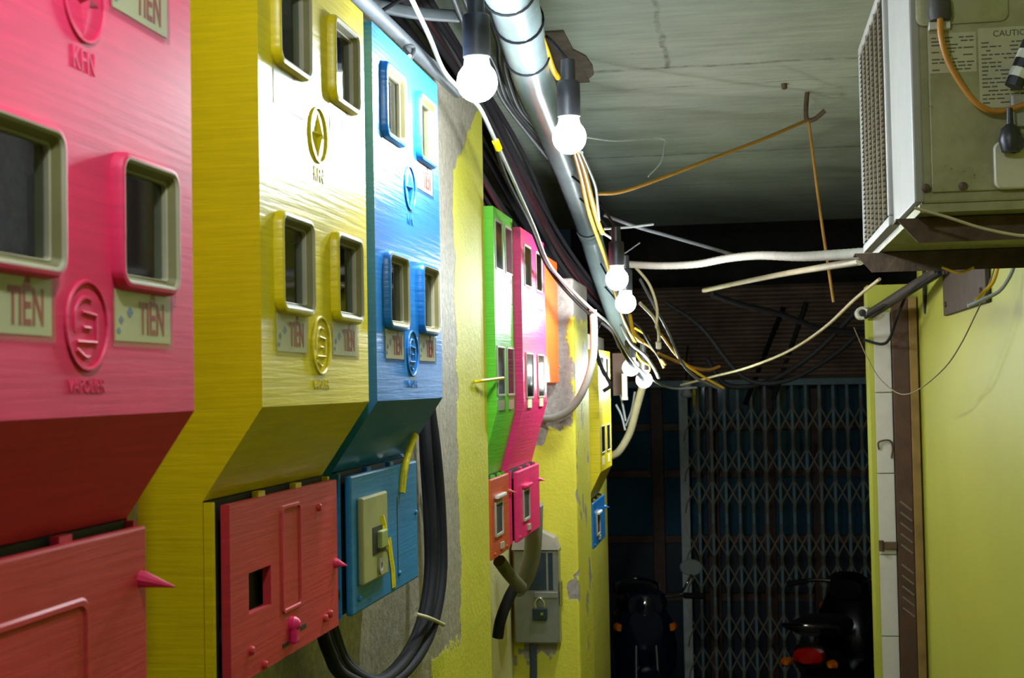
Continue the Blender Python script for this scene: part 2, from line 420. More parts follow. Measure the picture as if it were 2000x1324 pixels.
def casing(bm, W, D, T, zc, zd, zb, xl, holes, zs):
    """Shell: flat front at depth D with window holes, 45-degree chamfer down to a shallow skirt at depth xl."""
    ys = [0] + sorted({h[0] for h in holes} | {h[1] for h in holes}) + [W]
    zz = [zc] + sorted({h[2] for h in holes} | {h[3] for h in holes}) + [T]
    V = {}
    def v(x, y, z):
        k = (round(x, 5), round(y, 5), round(z, 5))
        if k not in V: V[k] = bm.verts.new(k)
        return V[k]
    for i in range(len(ys)-1):
        for j in range(len(zz)-1):
            yc, zm = (ys[i]+ys[i+1])/2, (zz[j]+zz[j+1])/2
            if any(h[0] < yc < h[1] and h[2] < zm < h[3] for h in holes): continue
            bm.faces.new([v(D, ys[i], zz[j]), v(D, ys[i+1], zz[j]), v(D, ys[i+1], zz[j+1]), v(D, ys[i], zz[j+1])])
        bm.faces.new([v(D, ys[i], zc), v(D, ys[i+1], zc), v(xl, ys[i+1], zd), v(xl, ys[i], zd)])
        bm.faces.new([v(D, ys[i], T), v(D, ys[i+1], T), v(0, ys[i+1], T+.004), v(0, ys[i], T+.004)])
    for y in (0, W):
        bm.faces.new([v(0, y, T+.004)] + [v(D, y, q) for q in reversed(zz)] + [v(xl, y, zd), v(xl, y, zb), v(0, y, zb)])
    for i in range(len(ys)-1):
        bm.faces.new([v(0, ys[i], zb), v(0, ys[i+1], zb), v(xl, ys[i+1], zb), v(xl, ys[i], zb)])
    # door recess: lips at the sides, dark back panel is a part of its own
    es = [e for e in bm.edges if len(e.link_faces) == 2 and e.calc_face_angle(0) > .2]
    bmesh.ops.bevel(bm, geom=es, offset=.011, segments=4, affect='EDGES', profile=.5)

def sticker(root, cy, cz, x, hy=.056, hz=.021, word=True, tape=True):
    bm = bmesh.new(); add_box(bm, (x, cy-hy, cz-hz), (x+.0007, cy+hy, cz+hz)); s = obj('sticker', bm, CREAM, root)
    if word:
        me = text_mesh('TIẾN', hz*1.8, face_x(x+.0009, cy+hy*.30, cz-hz*.12), .0002, .60, .0008); obj('lettering', me, REDINK, s)
        for (dy, dz, a, b) in ((-.045, -.004, .010, .008), (-.028, .003, .013, .010), (-.05, -.013, .009, .006)):
            bm = bmesh.new(); add_prism(bm, [(cy+dy*hy/.056-a/2, cz+dz), (cy+dy*hy/.056, cz+dz+b/2), (cy+dy*hy/.056+a/2, cz+dz), (cy+dy*hy/.056, cz+dz-b/2)], 0, x+.0007, x+.001)
            obj('blue_mark', bm, BLUINK, s)
    if tape:
        bm = bmesh.new(); add_box(bm, (x+.0011, cy-hy-.006, cz-hz-.005), (x+.0016, cy+hy+.004, cz+hz+.012)); obj('clear_tape', bm, TAPE, s)

def emblem_star(root, cy, cz, x, r, mat):
    bm = bmesh.new(); path = [(x+.001, cy+r*math.cos(a), cz+r*math.sin(a)) for a in [2*PI*k/36 for k in range(37)]]
    add_tube(bm, path, .0016, 6, 1); e = obj('emblem_ring', bm, mat, root, True)
    bm = bmesh.new(); top = bm.verts.new((x+.006, cy, cz)); vs = []
    for k in range(8):
        a = PI/4*k; q = (r*.86 if k % 4 == 2 or k % 4 == 0 else r*.2)
        if k % 4 == 0: q = r*.78
        vs.append(bm.verts.new((x, cy+q*math.cos(a), cz+q*math.sin(a))))
    for k in range(8): bm.faces.new((top, vs[k], vs[(k+1) % 8]))
    obj('emblem_star', bm, mat, e)
def emblem_seal(root, cy, cz, x, r, mat):
    bm = bmesh.new(); path = [(x+.001, cy+r*math.cos(a), cz+r*math.sin(a)) for a in [2*PI*k/36 for k in range(37)]]
    add_tube(bm, path, .0018, 6, 1); e = obj('emblem_ring', bm, mat, root, True)
    bm = bmesh.new()
    for pts in ([(-.6, -.1), (-.55, .35), (-.2, .62), (.2, .6)], [(-.25, .3), (.45, .24)], [(.45, .24), (.45, -.3)],
                [(-.5, -.38), (.45, -.38)], [(-.2, -.05), (.15, -.06)], [(-.5, -.55), (-.1, -.72), (.1, -.7)]):
        add_tube(bm, [(x+.0008, cy+a*r, cz+b*r) for a, b in pts], .0016, 6, 4)
    obj('emblem_mark', bm, mat, e, True)

def window(root, h, D, mat, style):
    y0, y1, z0, z1 = h; cy, cz, hy, hz = (y0+y1)/2, (z0+z1)/2, (y1-y0)/2, (z1-z0)/2
    if style == 'hood':
        bm = bmesh.new(); rings_x(bm, [(.008, -.001), (.0075, .006), (.0055, .0095), (.0025, .0105)], cy, cz, hy, hz, .010, D); f = obj('window_frame', bm, mat, root, True)
        bm = bmesh.new(); rings_x(bm, [(.0027, .0104), (.0012, .0103), (-.001, .008)], cy, cz, hy, hz, .010, D); obj('frame_lip', bm, PALE, f, True)
        bm = bmesh.new(); rings_x(bm, [(-.001, .008), (-.004, .003), (-.005, .001)], cy, cz, hy, hz, .010, D); obj('inner_reveal', bm, OLIVE, f, True)
        bm = bmesh.new(); rings_x(bm, [(-.005, .0012), (-.0055, .0022), (-.0065, .001), (-.007, -.010)], cy, cz, hy, hz, .010, D); obj('pane_bead', bm, PALE, f, True)
        box_obj('pane', (D-.0035, cy-hy+.0062, cz-hz+.0062), (D-.0025, cy+hy-.0062, cz+hz-.0062), PANE, f)
    else:
        bm = bmesh.new(); rings_x(bm, [(.003, -.001), (.003, .002), (-.001, .0025), (-.003, -.002)], cy, cz, hy, hz, .004, D); f = obj('window_frame', bm, PALE, root, True)
        box_obj('pane', (D-.001, cy-hy+.001, cz-hz+.001), (D+.001, cy+hy-.001, cz+hz-.001), CLEARP, f)
    # the meter behind the pane
    d0 = max(.006, D-.085)
    bm = bmesh.new(); add_box(bm, (d0, cy-hy*.8, cz-hz*.9), (D-.04, cy+hy*.8, cz+hz*.9), .006); m = obj('meter', bm, METERM, root)
    box_obj('dial_plate', (D-.0398, cy-hy*.5, cz-hz*.55), (D-.038, cy+hy*.5, cz+hz*.5), DIAL, m)

def screw(parent, x, y, z, mat, r=.004, L=.004):
    bm = bmesh.new(); add_lathe(bm, [(r, -.001), (r, L*.6), (r*.6, L)], 10, (x, y, z), 0); obj('screw', bm, mat, parent, True)
def spike(parent, x, y, z, L, r, mat):
    bm = bmesh.new(); add_lathe(bm, [(r*1.2, -.004), (r*1.25, .004), (r, L*.3), (r*.55, L*.65), (r*.12, L)], 10, (0, 0, 0), 0)
    bmesh.ops.transform(bm, matrix=Matrix.Translation((x, y, z)) @ Matrix.Rotation(.22, 4, 'Y'), verts=bm.verts)
    obj('bolt', bm, mat, parent, True)

def slab_with_hole(bm, x0, x1, y0, y1, z0, z1, hole=None, bev=.003):
    if not hole: add_box(bm, (x0, y0, z0), (x1, y1, z1), bev); return
    a, b, c, d = hole; V = {}
    def v(x, y, z):
        k = (round(x, 5), round(y, 5), round(z, 5))
        if k not in V: V[k] = bm.verts.new(k)
        return V[k]
    ys, zs = [y0, a, b, y1], [z0, c, d, z1]
    for i in range(3):
        for j in range(3):
            if i == 1 and j == 1: continue
            for x in (x0, x1): bm.faces.new([v(x, ys[i], zs[j]), v(x, ys[i+1], zs[j]), v(x, ys[i+1], zs[j+1]), v(x, ys[i], zs[j+1])])
    for i in range(3):
        for z in (z0, z1): bm.faces.new([v(x0, ys[i], z), v(x0, ys[i+1], z), v(x1, ys[i+1], z), v(x1, ys[i], z)])
        for y in (y0, y1): bm.faces.new([v(x0, y, zs[i]), v(x0, y, zs[i+1]), v(x1, y, zs[i+1]), v(x1, y, zs[i])])
    for z in (c, d): bm.faces.new([v(x0, a, z), v(x0, b, z), v(x1, b, z), v(x1, a, z)])
    for y in (a, b): bm.faces.new([v(x0, y, c), v(x0, y, d), v(x1, y, d), v(x1, y, c)])

def meter_box(label, y0, xf, xb, W, T, zc, zd, zb, xd, mat, dmat, wins, style, door='plain'):
    """Wall meter box; local x runs out of the wall, y along the alley, z from eye level."""
    root = thing('meter_box', label, 'meter box', (xb, y0, EYE), 0, 'meter boxes along the left wall')
    D = xf-xb; dx = xd-xb
    bm = bmesh.new(); casing(bm, W, D, T, zc, zd, zb, dx-.022, wins, None); obj('casing', bm, mat, root, True, 20)
    for y in (0, W-.008):                                     # skirt lips at both sides of the door
        box_obj('side_lip', (dx-.0215, y, zb+.001), (dx-.012, y+.008, zd-.002), mat, root)
    box_obj('door_recess', (dx-.0215, .012, zb+.004), (dx-.019, W-.012, zd-.001), DARK, root)
    for h in wins: window(root, h, D, mat, style)
    # door
    a, b, c, d = .019, W-.006, zb+.002, zd-.006
    hole = None
    if door == 'red': hole = (a+.055, a+.128, c+.070, c+.115)
    bm = bmesh.new(); slab_with_hole(bm, dx-.010, dx, a, b, c, d, hole); dr = obj('door', bm, dmat, root)
    for y in (W*.3, W*.62): box_obj('hinge_tab', (dx-.014, y, d-.001), (dx-.006, y+.022, d+.006), mat, root)
    if door == 'red':
        bm = bmesh.new()
        rr = []
        for o, h in ((0, 0), (-.001, .0025), (-.004, .0025), (-.005, 0)):
            rr.append([(dx+h, y, z) for y, z in rrect(a+.20, (c+d)/2+.018, .036+o, .064+o, .006)])
        add_rings(bm, rr, False, False); obj('raised_panel', bm, dmat, dr, True)
        box_obj('breaker', (dx-.0188, a+.06, c+.073), (dx-.0165, a+.10, c+.112), plain('breaker_ochre', rgb(190, 178, 50), .5), dr)
        bm = bmesh.new(); add_lathe(bm, [(.009, 0), (.0095, .005), (.007, .009), (.003, .012)], 14, (dx, a+.197, c+.035), 0); obj('knob', bm, HOTP, dr, True)
        bm = bmesh.new(); add_box(bm, (dx, a+.190, c+.012), (dx+.009, a+.205, c+.036), .003); obj('latch_tab', bm, HOTP, dr)
        for (q, zz) in ((.165, .012), (.232, .022)): box_obj('slot', (dx, a+q, c+zz), (dx+.0006, a+q+.022, c+zz+.005), DARK, dr)
        for (q, zz) in ((.058, .03), (.33, .02), (.352, .022), (.10, .006), (.31, .165)): screw(dr, dx, a+q, c+zz, dmat, .005, .005)
        spike(dr, dx, b-.012, c+.085, .017, .005, PINK)
    elif door == 'coral':
        bm = bmesh.new(); rr = []
        for o, h in ((0, 0), (-.002, -.0), (-.004, .002), (-.008, .002), (-.010, 0)):
            rr.append([(dx+h+.0002, y, z) for y, z in rrect(a+.13, c+.06, .15+o, .09+o, .012)])
        add_rings(bm, rr, False, False); obj('raised_panel', bm, CORAL, dr, True)
        spike(dr, dx, b-.014, c+.148, .034, .006, PINK)
        for q in (.10, .3): screw(dr, dx, a+q, c+.01, dmat, .004)
    elif door == 'blue':
        bm = bmesh.new(); add_box(bm, (dx, a+.028, c+.038), (dx+.009, a+.165, c+.162), .003); br = obj('breaker_cover', bm, plain('aged_ivory_plastic', rgb(160, 156, 100), .5), dr)
        box_obj('toggle_slot', (dx+.009, a+.075, c+.075), (dx+.0096, a+.15, c+.115), DARK, br)
        bm = bmesh.new(); add_box(bm, (dx+.009, a+.10, c+.082), (dx+.017, a+.135, c+.108), .002); obj('toggle', bm, plain('greenish_toggle', rgb(150, 160, 90), .4), br)
        bm = bmesh.new(); add_lathe(bm, [(.012, 0), (.012, .003), (.006, .003), (.005, -.001)], 14, (dx+.009, a+.115, c+.055), 0); obj('seal_knob', bm, PALE, br, True)
        for pts, nm in (([(a+.128, c+.128), (a+.142, c+.112), (a+.15, c+.09), (a+.163, c+.075)], 'paint_drip'), ([(a+.20, c+.088), (a+.212, c+.055), (a+.222, c+.035), (a+.226, c+.008)], 'paint_drip')):
            bm = bmesh.new(); R = []
            for (y, z) in pts: R.append([(dx+.0095 if y < a+.18 else dx+.001, y-.012, z), (dx+.012 if y < a+.18 else dx+.003, y, z), (dx+.0095 if y < a+.18 else dx+.001, y+.012, z)])
            add_rings(bm, R, False, False, False); obj(nm, bm, YELLOW, dr)
        box_obj('groove', (dx, a+.255, c+.02), (dx+.0006, a+.258, d-.05), DARK, dr)
        tube_obj('cable_tie', [(dx+.003, a+.275, d-.045), (dx+.005, a+.285, d-.012), (dx+.006, a+.31, d+.015), (dx+.012, a+.335, d+.045)], .006, YELLOW, root)
        for (q, zz) in ((.03, .02), (.26, .025), (.375, .11)): screw(dr, dx, a+q, c+zz, dmat, .004)
    else:
        bm = bmesh.new(); rr = []; cy = a+(b-a)*.36
        for o, h in ((.006, 0), (.006, .004), (0, .004), (-.001, -.002)): rr.append([(dx+h, y, z) for y, z in rrect(cy, (c+d)/2-.004, .045+o, .036+o, .003)])
        add_rings(bm, rr, False, False); vf = obj('viewing_frame', bm, PALE, dr, True)
        box_obj('viewing_pane', (dx+.0002, cy-.044, (c+d)/2-.039), (dx+.001, cy+.044, (c+d)/2+.031), DARK, vf)
        bm = bmesh.new(); add_box(bm, (dx, cy-.05, d-.05), (dx+.012, cy+.06, d-.04), .003); obj('latch_tab', bm, WHITEP if dmat is not HOTP else HOTP, dr)
        box_obj('seal_tag', (dx, cy+.02, c+.015), (dx+.004, cy+.06, c+.03), PALE, dr)
        for q in (.03, .2): screw(dr, dx, a+q, c+.012, dmat, .004)
        spike(dr, dx, b-.01, d-.045, .02, .004, dmat)
    return root, D

NW = [(.05, .155, .092, .190), (.258, .363, .092, .190), (.05, .155, .366, .462), (.258, .363, .366, .462)]
def near_box(label, y0, mat, dmat, door):
    r, D = meter_box(label, y0, -.5, -.64, .418, .512, -.017, -.115, -.318, -.545, mat, dmat, NW, 'hood', door)
    for cy in (.1, .31):
        for cz in (.064, .336): sticker(r, cy, cz, D, .052 if cy < .2 else .054)
    emblem_star(r, .207, .307, D, .033, mat); emblem_seal(r, .207, .053, D, .034, mat)
    obj('raised_lettering', text_mesh('KFN', .026, face_x(D, .207, .258), .0008, .8), mat, r)
    obj('raised_lettering', text_mesh('VAPOLIER', .016, face_x(D, .207, .006), .0008, .85), mat, r)
    return r
near_box('pink meter box with coral red door, nearest and cut by the left edge', .79, PINK, CORAL, 'coral')
near_box('yellow meter box with red door between the pink and the blue box', 1.39, YELLOW, CORAL, 'red')
near_box('blue meter box with blue door and ivory breaker cover', 1.852, BLUE, BLUE_D, 'blue')
g, D = meter_box('green meter box with orange red door behind the yellow wall corner', 3.225, -.58, -.75, .278, .43, -.06, -.215, -.415, -.60, GREEN, ORED,
    [(.02, .118, -.02, .095), (.158, .256, -.02, .095), (.02, .118, .285, .40), (.158, .256, .285, .40)], 'flat')
for cy in (.07, .21): sticker(g, cy, .235, D, .04, .025, False); sticker(g, cy, -.045, D, .04, .012, False)
g, D = meter_box('hot pink meter box with hot pink door right beside the green box', 3.508, -.56, -.75, .42, .41, -.05, -.215, -.405, -.585, HOTP, HOTP,
    [(.05, .165, -.03, .085), (.255, .37, -.03, .085), (.05, .165, .265, .37), (.255, .37, .265, .37)], 'flat')
for cy in (.10, .31): sticker(g, cy, -.07+.025, D, .035, .012, False, False); sticker(g, cy, .235, D, .05, .02, False)
g, D = meter_box('far yellow meter box with small blue door near the end of the wall', 4.89, -.51, -.6, .43, .125, -.31, -.415, -.585, -.54, YELLOW, BLUE,
    [(.05, .17, -.245, -.15), (.25, .37, -.245, -.15), (.05, .17, .01, .10), (.25, .37, .01, .10)], 'flat')
for cy in (.11, .31): sticker(g, cy, -.275, D, .035, .015, False, False)
o = thing('meter_box', 'plain orange metal box between the hot pink box and the bare pillar', 'box', (-.75, 4.065, EYE))
bm = bmesh.new(); add_box(bm, (0, 0, .0), (.16, .30, .40), .006); obj('casing', bm, ORANGE, o)
bm = bmesh.new(); add_box(bm, (.16, .006, .008), (.17, .294, .392), .003); obj('lid', bm, ORANGE, o)
for zz in (.06, .34): screw(o, .17, .28, zz, ORANGE)
tag(tube_obj('wall_hook', [(-.6, 3.05, EYE+.012), (-.585, 3.07, EYE+.014), (-.575, 3.19, EYE+.018), (-.565, 3.235, EYE+.02)], .004, YELLOW), 'yellow painted wire stub reaching from the wall to the green box', 'wire')

# galvanised box with padlock on the pillar's near face
gb = thing('metal_switch_box', 'galvanised steel switch box on the yellow pillar beneath the hot pink box', 'switch box', (-.665, 4.4, EYE-.665))
bm = bmesh.new(); add_box(bm, (-.072, -.055, -.148), (.072, -.001, .148), .004); obj('housing', bm, STEEL, gb)
bm = bmesh.new(); add_box(bm, (-.068, -.06, -.144), (.068, -.0552, .144), .002); dd = obj('lid', bm, STEEL, gb)
box_obj('dark_window', (-.035, -.0606, .02), (.055, -.0602, .138), plain('smoky_window', rgb(44, 56, 64), .15), dd)
box_obj('window_strip', (.034, -.062, .02), (.04, -.0606, .138), STEEL, dd)
bm = bmesh.new(); add_prism(bm, [(-.075, .148), (.075, .148), (.062, .185), (.02, .205), (-.06, .21)], 1, -.07, -.001); obj('rain_hood', bm, plain('cement_cap', rgb(170, 164, 152), .8), gb)
bm = bmesh.new(); add_box(bm, (-.005, -.066, -.004), (.07, -.0612, .016), .002); obj('hasp', bm, STEEL, gb)
bm = bmesh.new(); add_box(bm, (.074, -.06, -.03), (.083, -.03, .05), .003); obj('side_latch', bm, CHROME, gb)
pl = thing('padlock', 'small dark padlock with shiny shackle on the galvanised box', 'padlock', (-.652, 4.328, EYE-.715))
bm = bmesh.new(); add_box(bm, (-.023, -.011, -.022), (.023, .008, .018), .004); obj('lock_body', bm, plain('dark_green_lock', rgb(28, 44, 44), .35), pl)
tube_obj('shackle', [(-.013, 0, .014), (-.013, 0, .034), (0, 0, .048), (.013, 0, .034), (.013, 0, .014)], .004, CHROME, pl)
bm = bmesh.new(); add_lathe(bm, [(.005, 0), (.005, -.002)], 12, (.008, -.011, .0), 1); obj('keyhole_disc', bm, CHROME, pl)
tag(tube_obj('conduit', [at(1044, 985, 4.02), at(1042, 1045, 4.05), at(1038, 1090, 4.1), at(1025, 1130, 4.15), at(1012, 1150, 4.25)], 0.026, plain('light_grey_conduit', rgb(132, 132, 126), .5), None, 12), 'grey conduit bend dropping from the hot pink box', 'conduit')
tag(tube_obj('drain_elbow', [at(975, 1095, 3.65), at(995, 1122, 3.7), at(1018, 1148, 3.75)], .018, plain('olive_pipe', rgb(92, 88, 62), .6), None, 10), 'short olive pipe slanting below the orange red door', 'pipe')
tag(tube_obj('black_conduit', [at(1012, 1135, 3.95), at(995, 1165, 3.9), at(978, 1210, 3.85), at(972, 1245, 3.85)], .016, BLACKC, None, 10), 'black conduit running down beside the switch box', 'conduit')
tag(tube_obj('cable', [at(1040, 1255, 4.36), at(1042, 1300, 4.37), at(1040, 1420, 4.37)], .012, plain('blue_black_cable', rgb(48, 60, 76), .5)), 'blue black cable leaving the bottom of the switch box', 'cable')

# ================================================================== LIGHT BULBS
def bulb(px, py, y, label, strength, r=.031, loc=None, hang=None):
    p = Vector(loc) if loc else at(px, py, y)
    t = thing('light_bulb', label, 'light bulb', p, 0, 'string of bulbs along the pipe')
    m = emit('lit_bulb_glass', (.86, .96, 1.0), strength)
    bm = bmesh.new(); prof = [(.0005, -r)]
    for k in range(1, 13):
        a = -PI/2 + PI*k/16; prof.append((r*math.cos(a), r*math.sin(a)))
    add_lathe(bm, prof, 24); obj('globe', bm, m, t, True)
    # opaque heat-sink cone above the dome, so the lamp throws its light down and sideways
    a0 = PI*12/16-PI/2
    bm = bmesh.new(); add_lathe(bm, [(r*math.cos(a0)*.98, r*math.sin(a0)-.001), (r*math.cos(a0)*1.01, r*math.sin(a0)), (r*.66, r*.88), (r*.60, r*1.25), (r*.5, r*1.3)], 24); obj('collar', bm, WHITEP, t, True)
    bm = bmesh.new(); add_lathe(bm, [(r*.5, r*1.2), (r*.68, r*1.22), (r*.70, r*2.2), (r*.69, r*3.2), (r*.62, r*3.3), (r*.44, r*3.35), (r*.42, r*4.6), (r*.1, r*4.7)], 18); obj('socket', bm, BLACKP, t, True)
    top = p+Vector((0, 0, r*4.6)); end = hang or Vector((p.x, p.y, ZC-.002))
    mid = (top+end)/2+Vector((0, 0, .02))
    tube_obj('flex', [top-p, mid-p, end-p], .0035, BLACKC, t)
    return t
bulb(932, 160, 2.05, 'nearest and largest lit bulb, black socket beside the blue box', BULB)
bulb(1112, 268, 2.5, 'second lit bulb in front of the grey pipe under the ceiling', BULB, hang=Vector((-.395, 2.56, EYE+.665)))
bulb(1205, 545, 3.8, 'third lit bulb, upper of the middle pair by the pipe', BULB_FAR, hang=Vector((-.47, 3.9, EYE+.595)))
bulb(1222, 592, 4.15, 'fourth lit bulb, lower of the middle pair by the pipe', BULB_FAR, hang=Vector((-.49, 4.25, EYE+.58)))
bulb(1232, 718, 5.2, 'fifth lit bulb, left one of the lowest far pair', BULB_FAR, hang=Vector((-.55, 5.25, EYE+.5)))
bulb(1258, 742, 5.4, 'sixth lit bulb, right one of the lowest far pair', BULB_FAR, hang=Vector((-.56, 5.4, EYE+.42)))
# unseen bulbs: near one read off the lit boxes, rear one added as fill
bulb(0, 0, 0, 'bulb of the string just above the frame over the pink box', BULB_OVER, loc=(-.20, .80, EYE+.60))
bulb(0, 0, 0, 'unseen fill bulb added behind the viewpoint', BULB_FILL, loc=(-.1, -1.9, EYE+.5))

# ================================================================== PIPES
pp = thing('drain_pipe', 'fat glossy grey plastic pipe running under the ceiling above the boxes', 'pipe', (0, 0, 0))
P = [Vector((-.30, .3, EYE+.62)), at(1003, 0, 2.25), at(1040, 150, 2.85), at(1110, 330, 4.0), at(1153, 455, 5.1)]
for i in range(len(P)-1):
    bm = bmesh.new(); add_tube(bm, [P[i], (P[i]+P[i+1])/2, P[i+1]], .042, 18, 3); obj('pipe_section', bm, PVC, pp, True, 60)
def collar(pa, pb, t, r, L, name, mat):
    c = pa.lerp(pb, t); d = (pb-pa).normalized(); bm = bmesh.new(); add_tube(bm, [c-d*L/2, c, c+d*L/2], r, 18, 2); obj(name, bm, mat, pp, True, 60)
collar(P[3], P[4], .97, .047, .12, 'coupling', PVC)
P2 = [P[4], at(1168, 510, 5.3), at(1195, 590, 5.6), at(1222, 668, 5.95)]
bm = bmesh.new(); add_tube(bm, P2, .042, 18, 4); obj('pipe_section', bm, PVC, pp, True, 60)
for a, b, t in ((0, 1, .97), (1, 2, .22), (1, 2, .66), (3, 4, .86)):
    c = P[a].lerp(P[b], t); d = (P[b]-P[a]).normalized(); u = d.cross(Vector((0, 0, 1))).normalized(); v = u.cross(d)
    ring = [c+(u*math.cos(q)+v*math.sin(q))*.044+d*.012*math.sin(q) for q in [2*PI*k/24 for k in range(25)]]
    tube_obj('wire_tie', ring, .0022, BLACKC, pp, 6, 1)
cable('conduit', [(690, -15, 2.0), (760, 50, 2.2), (830, 118, 2.42), (893, 180, 2.66)], .012, PVC2, 'slim grey conduit slanting behind the top of the blue box', 'conduit', n=12)
cable('conduit', [(640, -8, 2.25), (740, 12, 2.45), (820, 26, 2.6), (895, 32, 2.8)], .013, PVC2, 'grey conduit crossing above the blue box near the ceiling', 'conduit', n=12)

# ================================================================== CABLES
c = cable('cord', [(800, -10, 2.1), (838, 70, 2.25), (868, 140, 2.45), (905, 180, 2.55), (935, 208, 2.62), (962, 262, 2.75), (1000, 345, 3.0), (1042, 440, 3.3), (1072, 515, 3.6), (1118, 568, 3.95), (1160, 608, 4.25), (1196, 640, 4.6), (1232, 700, 5.0), (1270, 738, 5.4), (1310, 758, 5.8), (1360, 757, 6.0)], .0045, WHITEC, 'long shiny grey cord from above the blue box down past the far bulbs', 'cord')
tube_obj('tape_band', [at(968, 276, 2.78), at(974, 290, 2.81)], .008, YELLOW, c)
tag(tube_obj('cable', [at(x+3, y, d+.06) for x, y, d in [(955, 250, 2.75), (985, 345, 3.0), (1032, 440, 3.3), (1066, 520, 3.6), (1112, 578, 3.95), (1154, 618, 4.25)]], .005, BLACKC), 'thin black cable following the long grey cord', 'cable')
for k in range(16):                           # the dark bundle on top of the wall, behind the pipe
    a = random.uniform(-1, 1); b = random.uniform(-1, 1); s = random.uniform(-.04, .04)
    pts = []
    for i, (x, y, zz) in enumerate([(-.64, 1.6, .79), (-.67, 2.4, .78), (-.69, 3.25, .755), (-.69, 4.0, .62), (-.69, 4.9, .48), (-.63, 5.7, .36), (-.54, 6.3, .24)]):
        pts.append((x+a*.085*(1 if i < 5 else .5)+random.uniform(-.012, .012), y, EYE+zz+b*.06*(1 if i < 5 else .6)+random.uniform(-.018, .02)))
    tag(tube_obj('cable', pts, random.choice((.007, .009, .012)), random.choice((DARKC, DARKC, BLACKC, MAROON)), None, 7, 5),
        'dark cable in the bundle lying above the wall behind the pipe', 'cable', 'bundled cables above the wall')
for k in range(5):
    x0 = (882, 902, 935, 948, 962)[k]; y0 = (2.6, 2.7, 2.9, 2.75, 3.0)[k]
    pts = [(x0, -12, y0), (x0+30+k*3, 60+k*9, y0+.25), (958+k*9, 130, y0+.5), (978+k*11, 190+k*6, y0+.8), (1030+k*8, 260, y0+1.1), (1092+k*4, 335, 4.15)]
    cable('cable', pts, .005, GREYC, 'pale grey cable fanning out beside the nearest bulb', 'cable', 'grey cables beside the nearest bulb')
cable('cable_loop', [(800, 110, 2.2), (790, 95, 2.25), (803, 90, 2.27), (808, 100, 2.27), (797, 122, 2.2)], .004, GREYC, 'small grey wire loop over the top edge of the blue box', 'wire')
cable('cable', [(705, 50, 2.4), (745, 22, 2.4), (790, -5, 2.4)], .004, BLACKC, 'thin black wire crossing above the blue box corner', 'wire')
# yellow and white wires beside the pipe
cable('wire', [(1052, 60, 2.42), (1066, 95, 2.6), (1080, 135, 2.75), (1090, 152, 2.8)], .006, YELC, 'thick yellow wire end beside the pipe above the second bulb', 'wire')
cable('wire', [(1120, 290, 3.15), (1136, 350, 3.5), (1152, 420, 3.9), (1180, 500, 4.4), (1200, 570, 4.7), (1218, 625, 4.95), (1240, 668, 5.2)], .006, YELC, 'yellow wire following the pipe from the second bulb downward', 'wire')
cable('wire', [(1128, 295, 3.1), (1142, 335, 3.4), (1158, 400, 3.7), (1170, 440, 3.85), (1177, 455, 3.9)], .007, YELC, 'short thick yellow wire with cut end right of the pipe', 'wire')
cable('wire', [(1136, 298, 3.1), (1150, 330, 3.4), (1163, 365, 3.6), (1167, 400, 3.7), (1170, 430, 3.8)], .004, WHITEC, 'short white wire beside the cut yellow wire', 'wire')
cable('wire', [(1140, 267, 3.1), (1205, 275, 3.25), (1292, 270, 3.45), (1296, 292, 3.42), (1290, 318, 3.38), (1266, 345, 3.3)], .0018, WHITEC, 'thin white wire hooking out to the right of the second bulb', 'wire')
cable('wire', [(1178, 455, 4.0), (1200, 470, 4.1), (1213, 490, 4.2), (1210, 512, 4.25)], .004, WHITEC, 'white lead curling above the third bulb', 'wire')
cable('wire', [(1180, 447, 4.1), (1225, 444, 4.15), (1276, 438, 4.2)], .0035, WHITEC, 'short straight whitish wire below the ceiling edge', 'wire')
cable('wire', [(1212, 500, 4.4), (1230, 488, 4.4), (1250, 474, 4.4)], .002, GREYC, 'fine grey wire sticking up above the third bulb', 'wire')
cable('wire', [(1180, 420, 4.3), (1240, 442, 4.3), (1310, 462, 4.35), (1380, 482, 4.4), (1440, 500, 4.45)], .0055, GREYC, 'grey wire sloping down right to the pale insulated hose', 'wire')
cable('hose', [(1225, 516, 4.6), (1290, 519, 4.5), (1360, 516, 4.35), (1420, 505, 4.15), (1480, 499, 3.9), (1560, 501, 3.5), (1630, 498, 3.15), (1700, 494, 2.85)], .0125, HOSE, 'pale ribbed insulated hose crossing the alley to the air conditioner', 'hose', n=10, rib=.1, sub=14)
cable('hose', [(1375, 567, 5.4), (1450, 551, 5.0), (1530, 535, 4.4), (1600, 523, 3.7), (1680, 510, 2.95)], .009, BEHOSE, 'thinner dusty hose below the pale ribbed hose', 'hose', n=8)
cable('cord', [(1166, 378, 3.9), (1215, 374, 4.0), (1300, 345, 4.1), (1390, 310, 4.2), (1490, 272, 4.3), (1574, 236, 4.4)], .0055, BROWNW, 'dusty yellow cord stretched from the pipe to the ceiling hook', 'cord')
cable('cord', [(1579, 236, 4.4), (1586, 290, 4.4), (1600, 400, 4.4), (1613, 490, 4.4), (1628, 590, 4.4)], .0045, BROWNW, 'dusty yellow cord hanging straight down from the ceiling hook', 'cord')
h0 = at(1577, 180, 4.382)
tag(tube_obj('ceiling_hook', [h0+Vector((0, 0, .006)), at(1574, 215, 4.39), at(1577, 234, 4.4), at(1592, 232, 4.4), at(1611, 216, 4.4)], .0075, RUST), 'bent rusty steel hook hanging from the ceiling', 'hook')
tag(tube_obj('ceiling_stub', [at(1530, 160, 4.22)+Vector((0, 0, .015)), at(1532, 172, 4.25)], .009, RUST), 'short rusty steel stub in the ceiling left of the hook', 'stub')
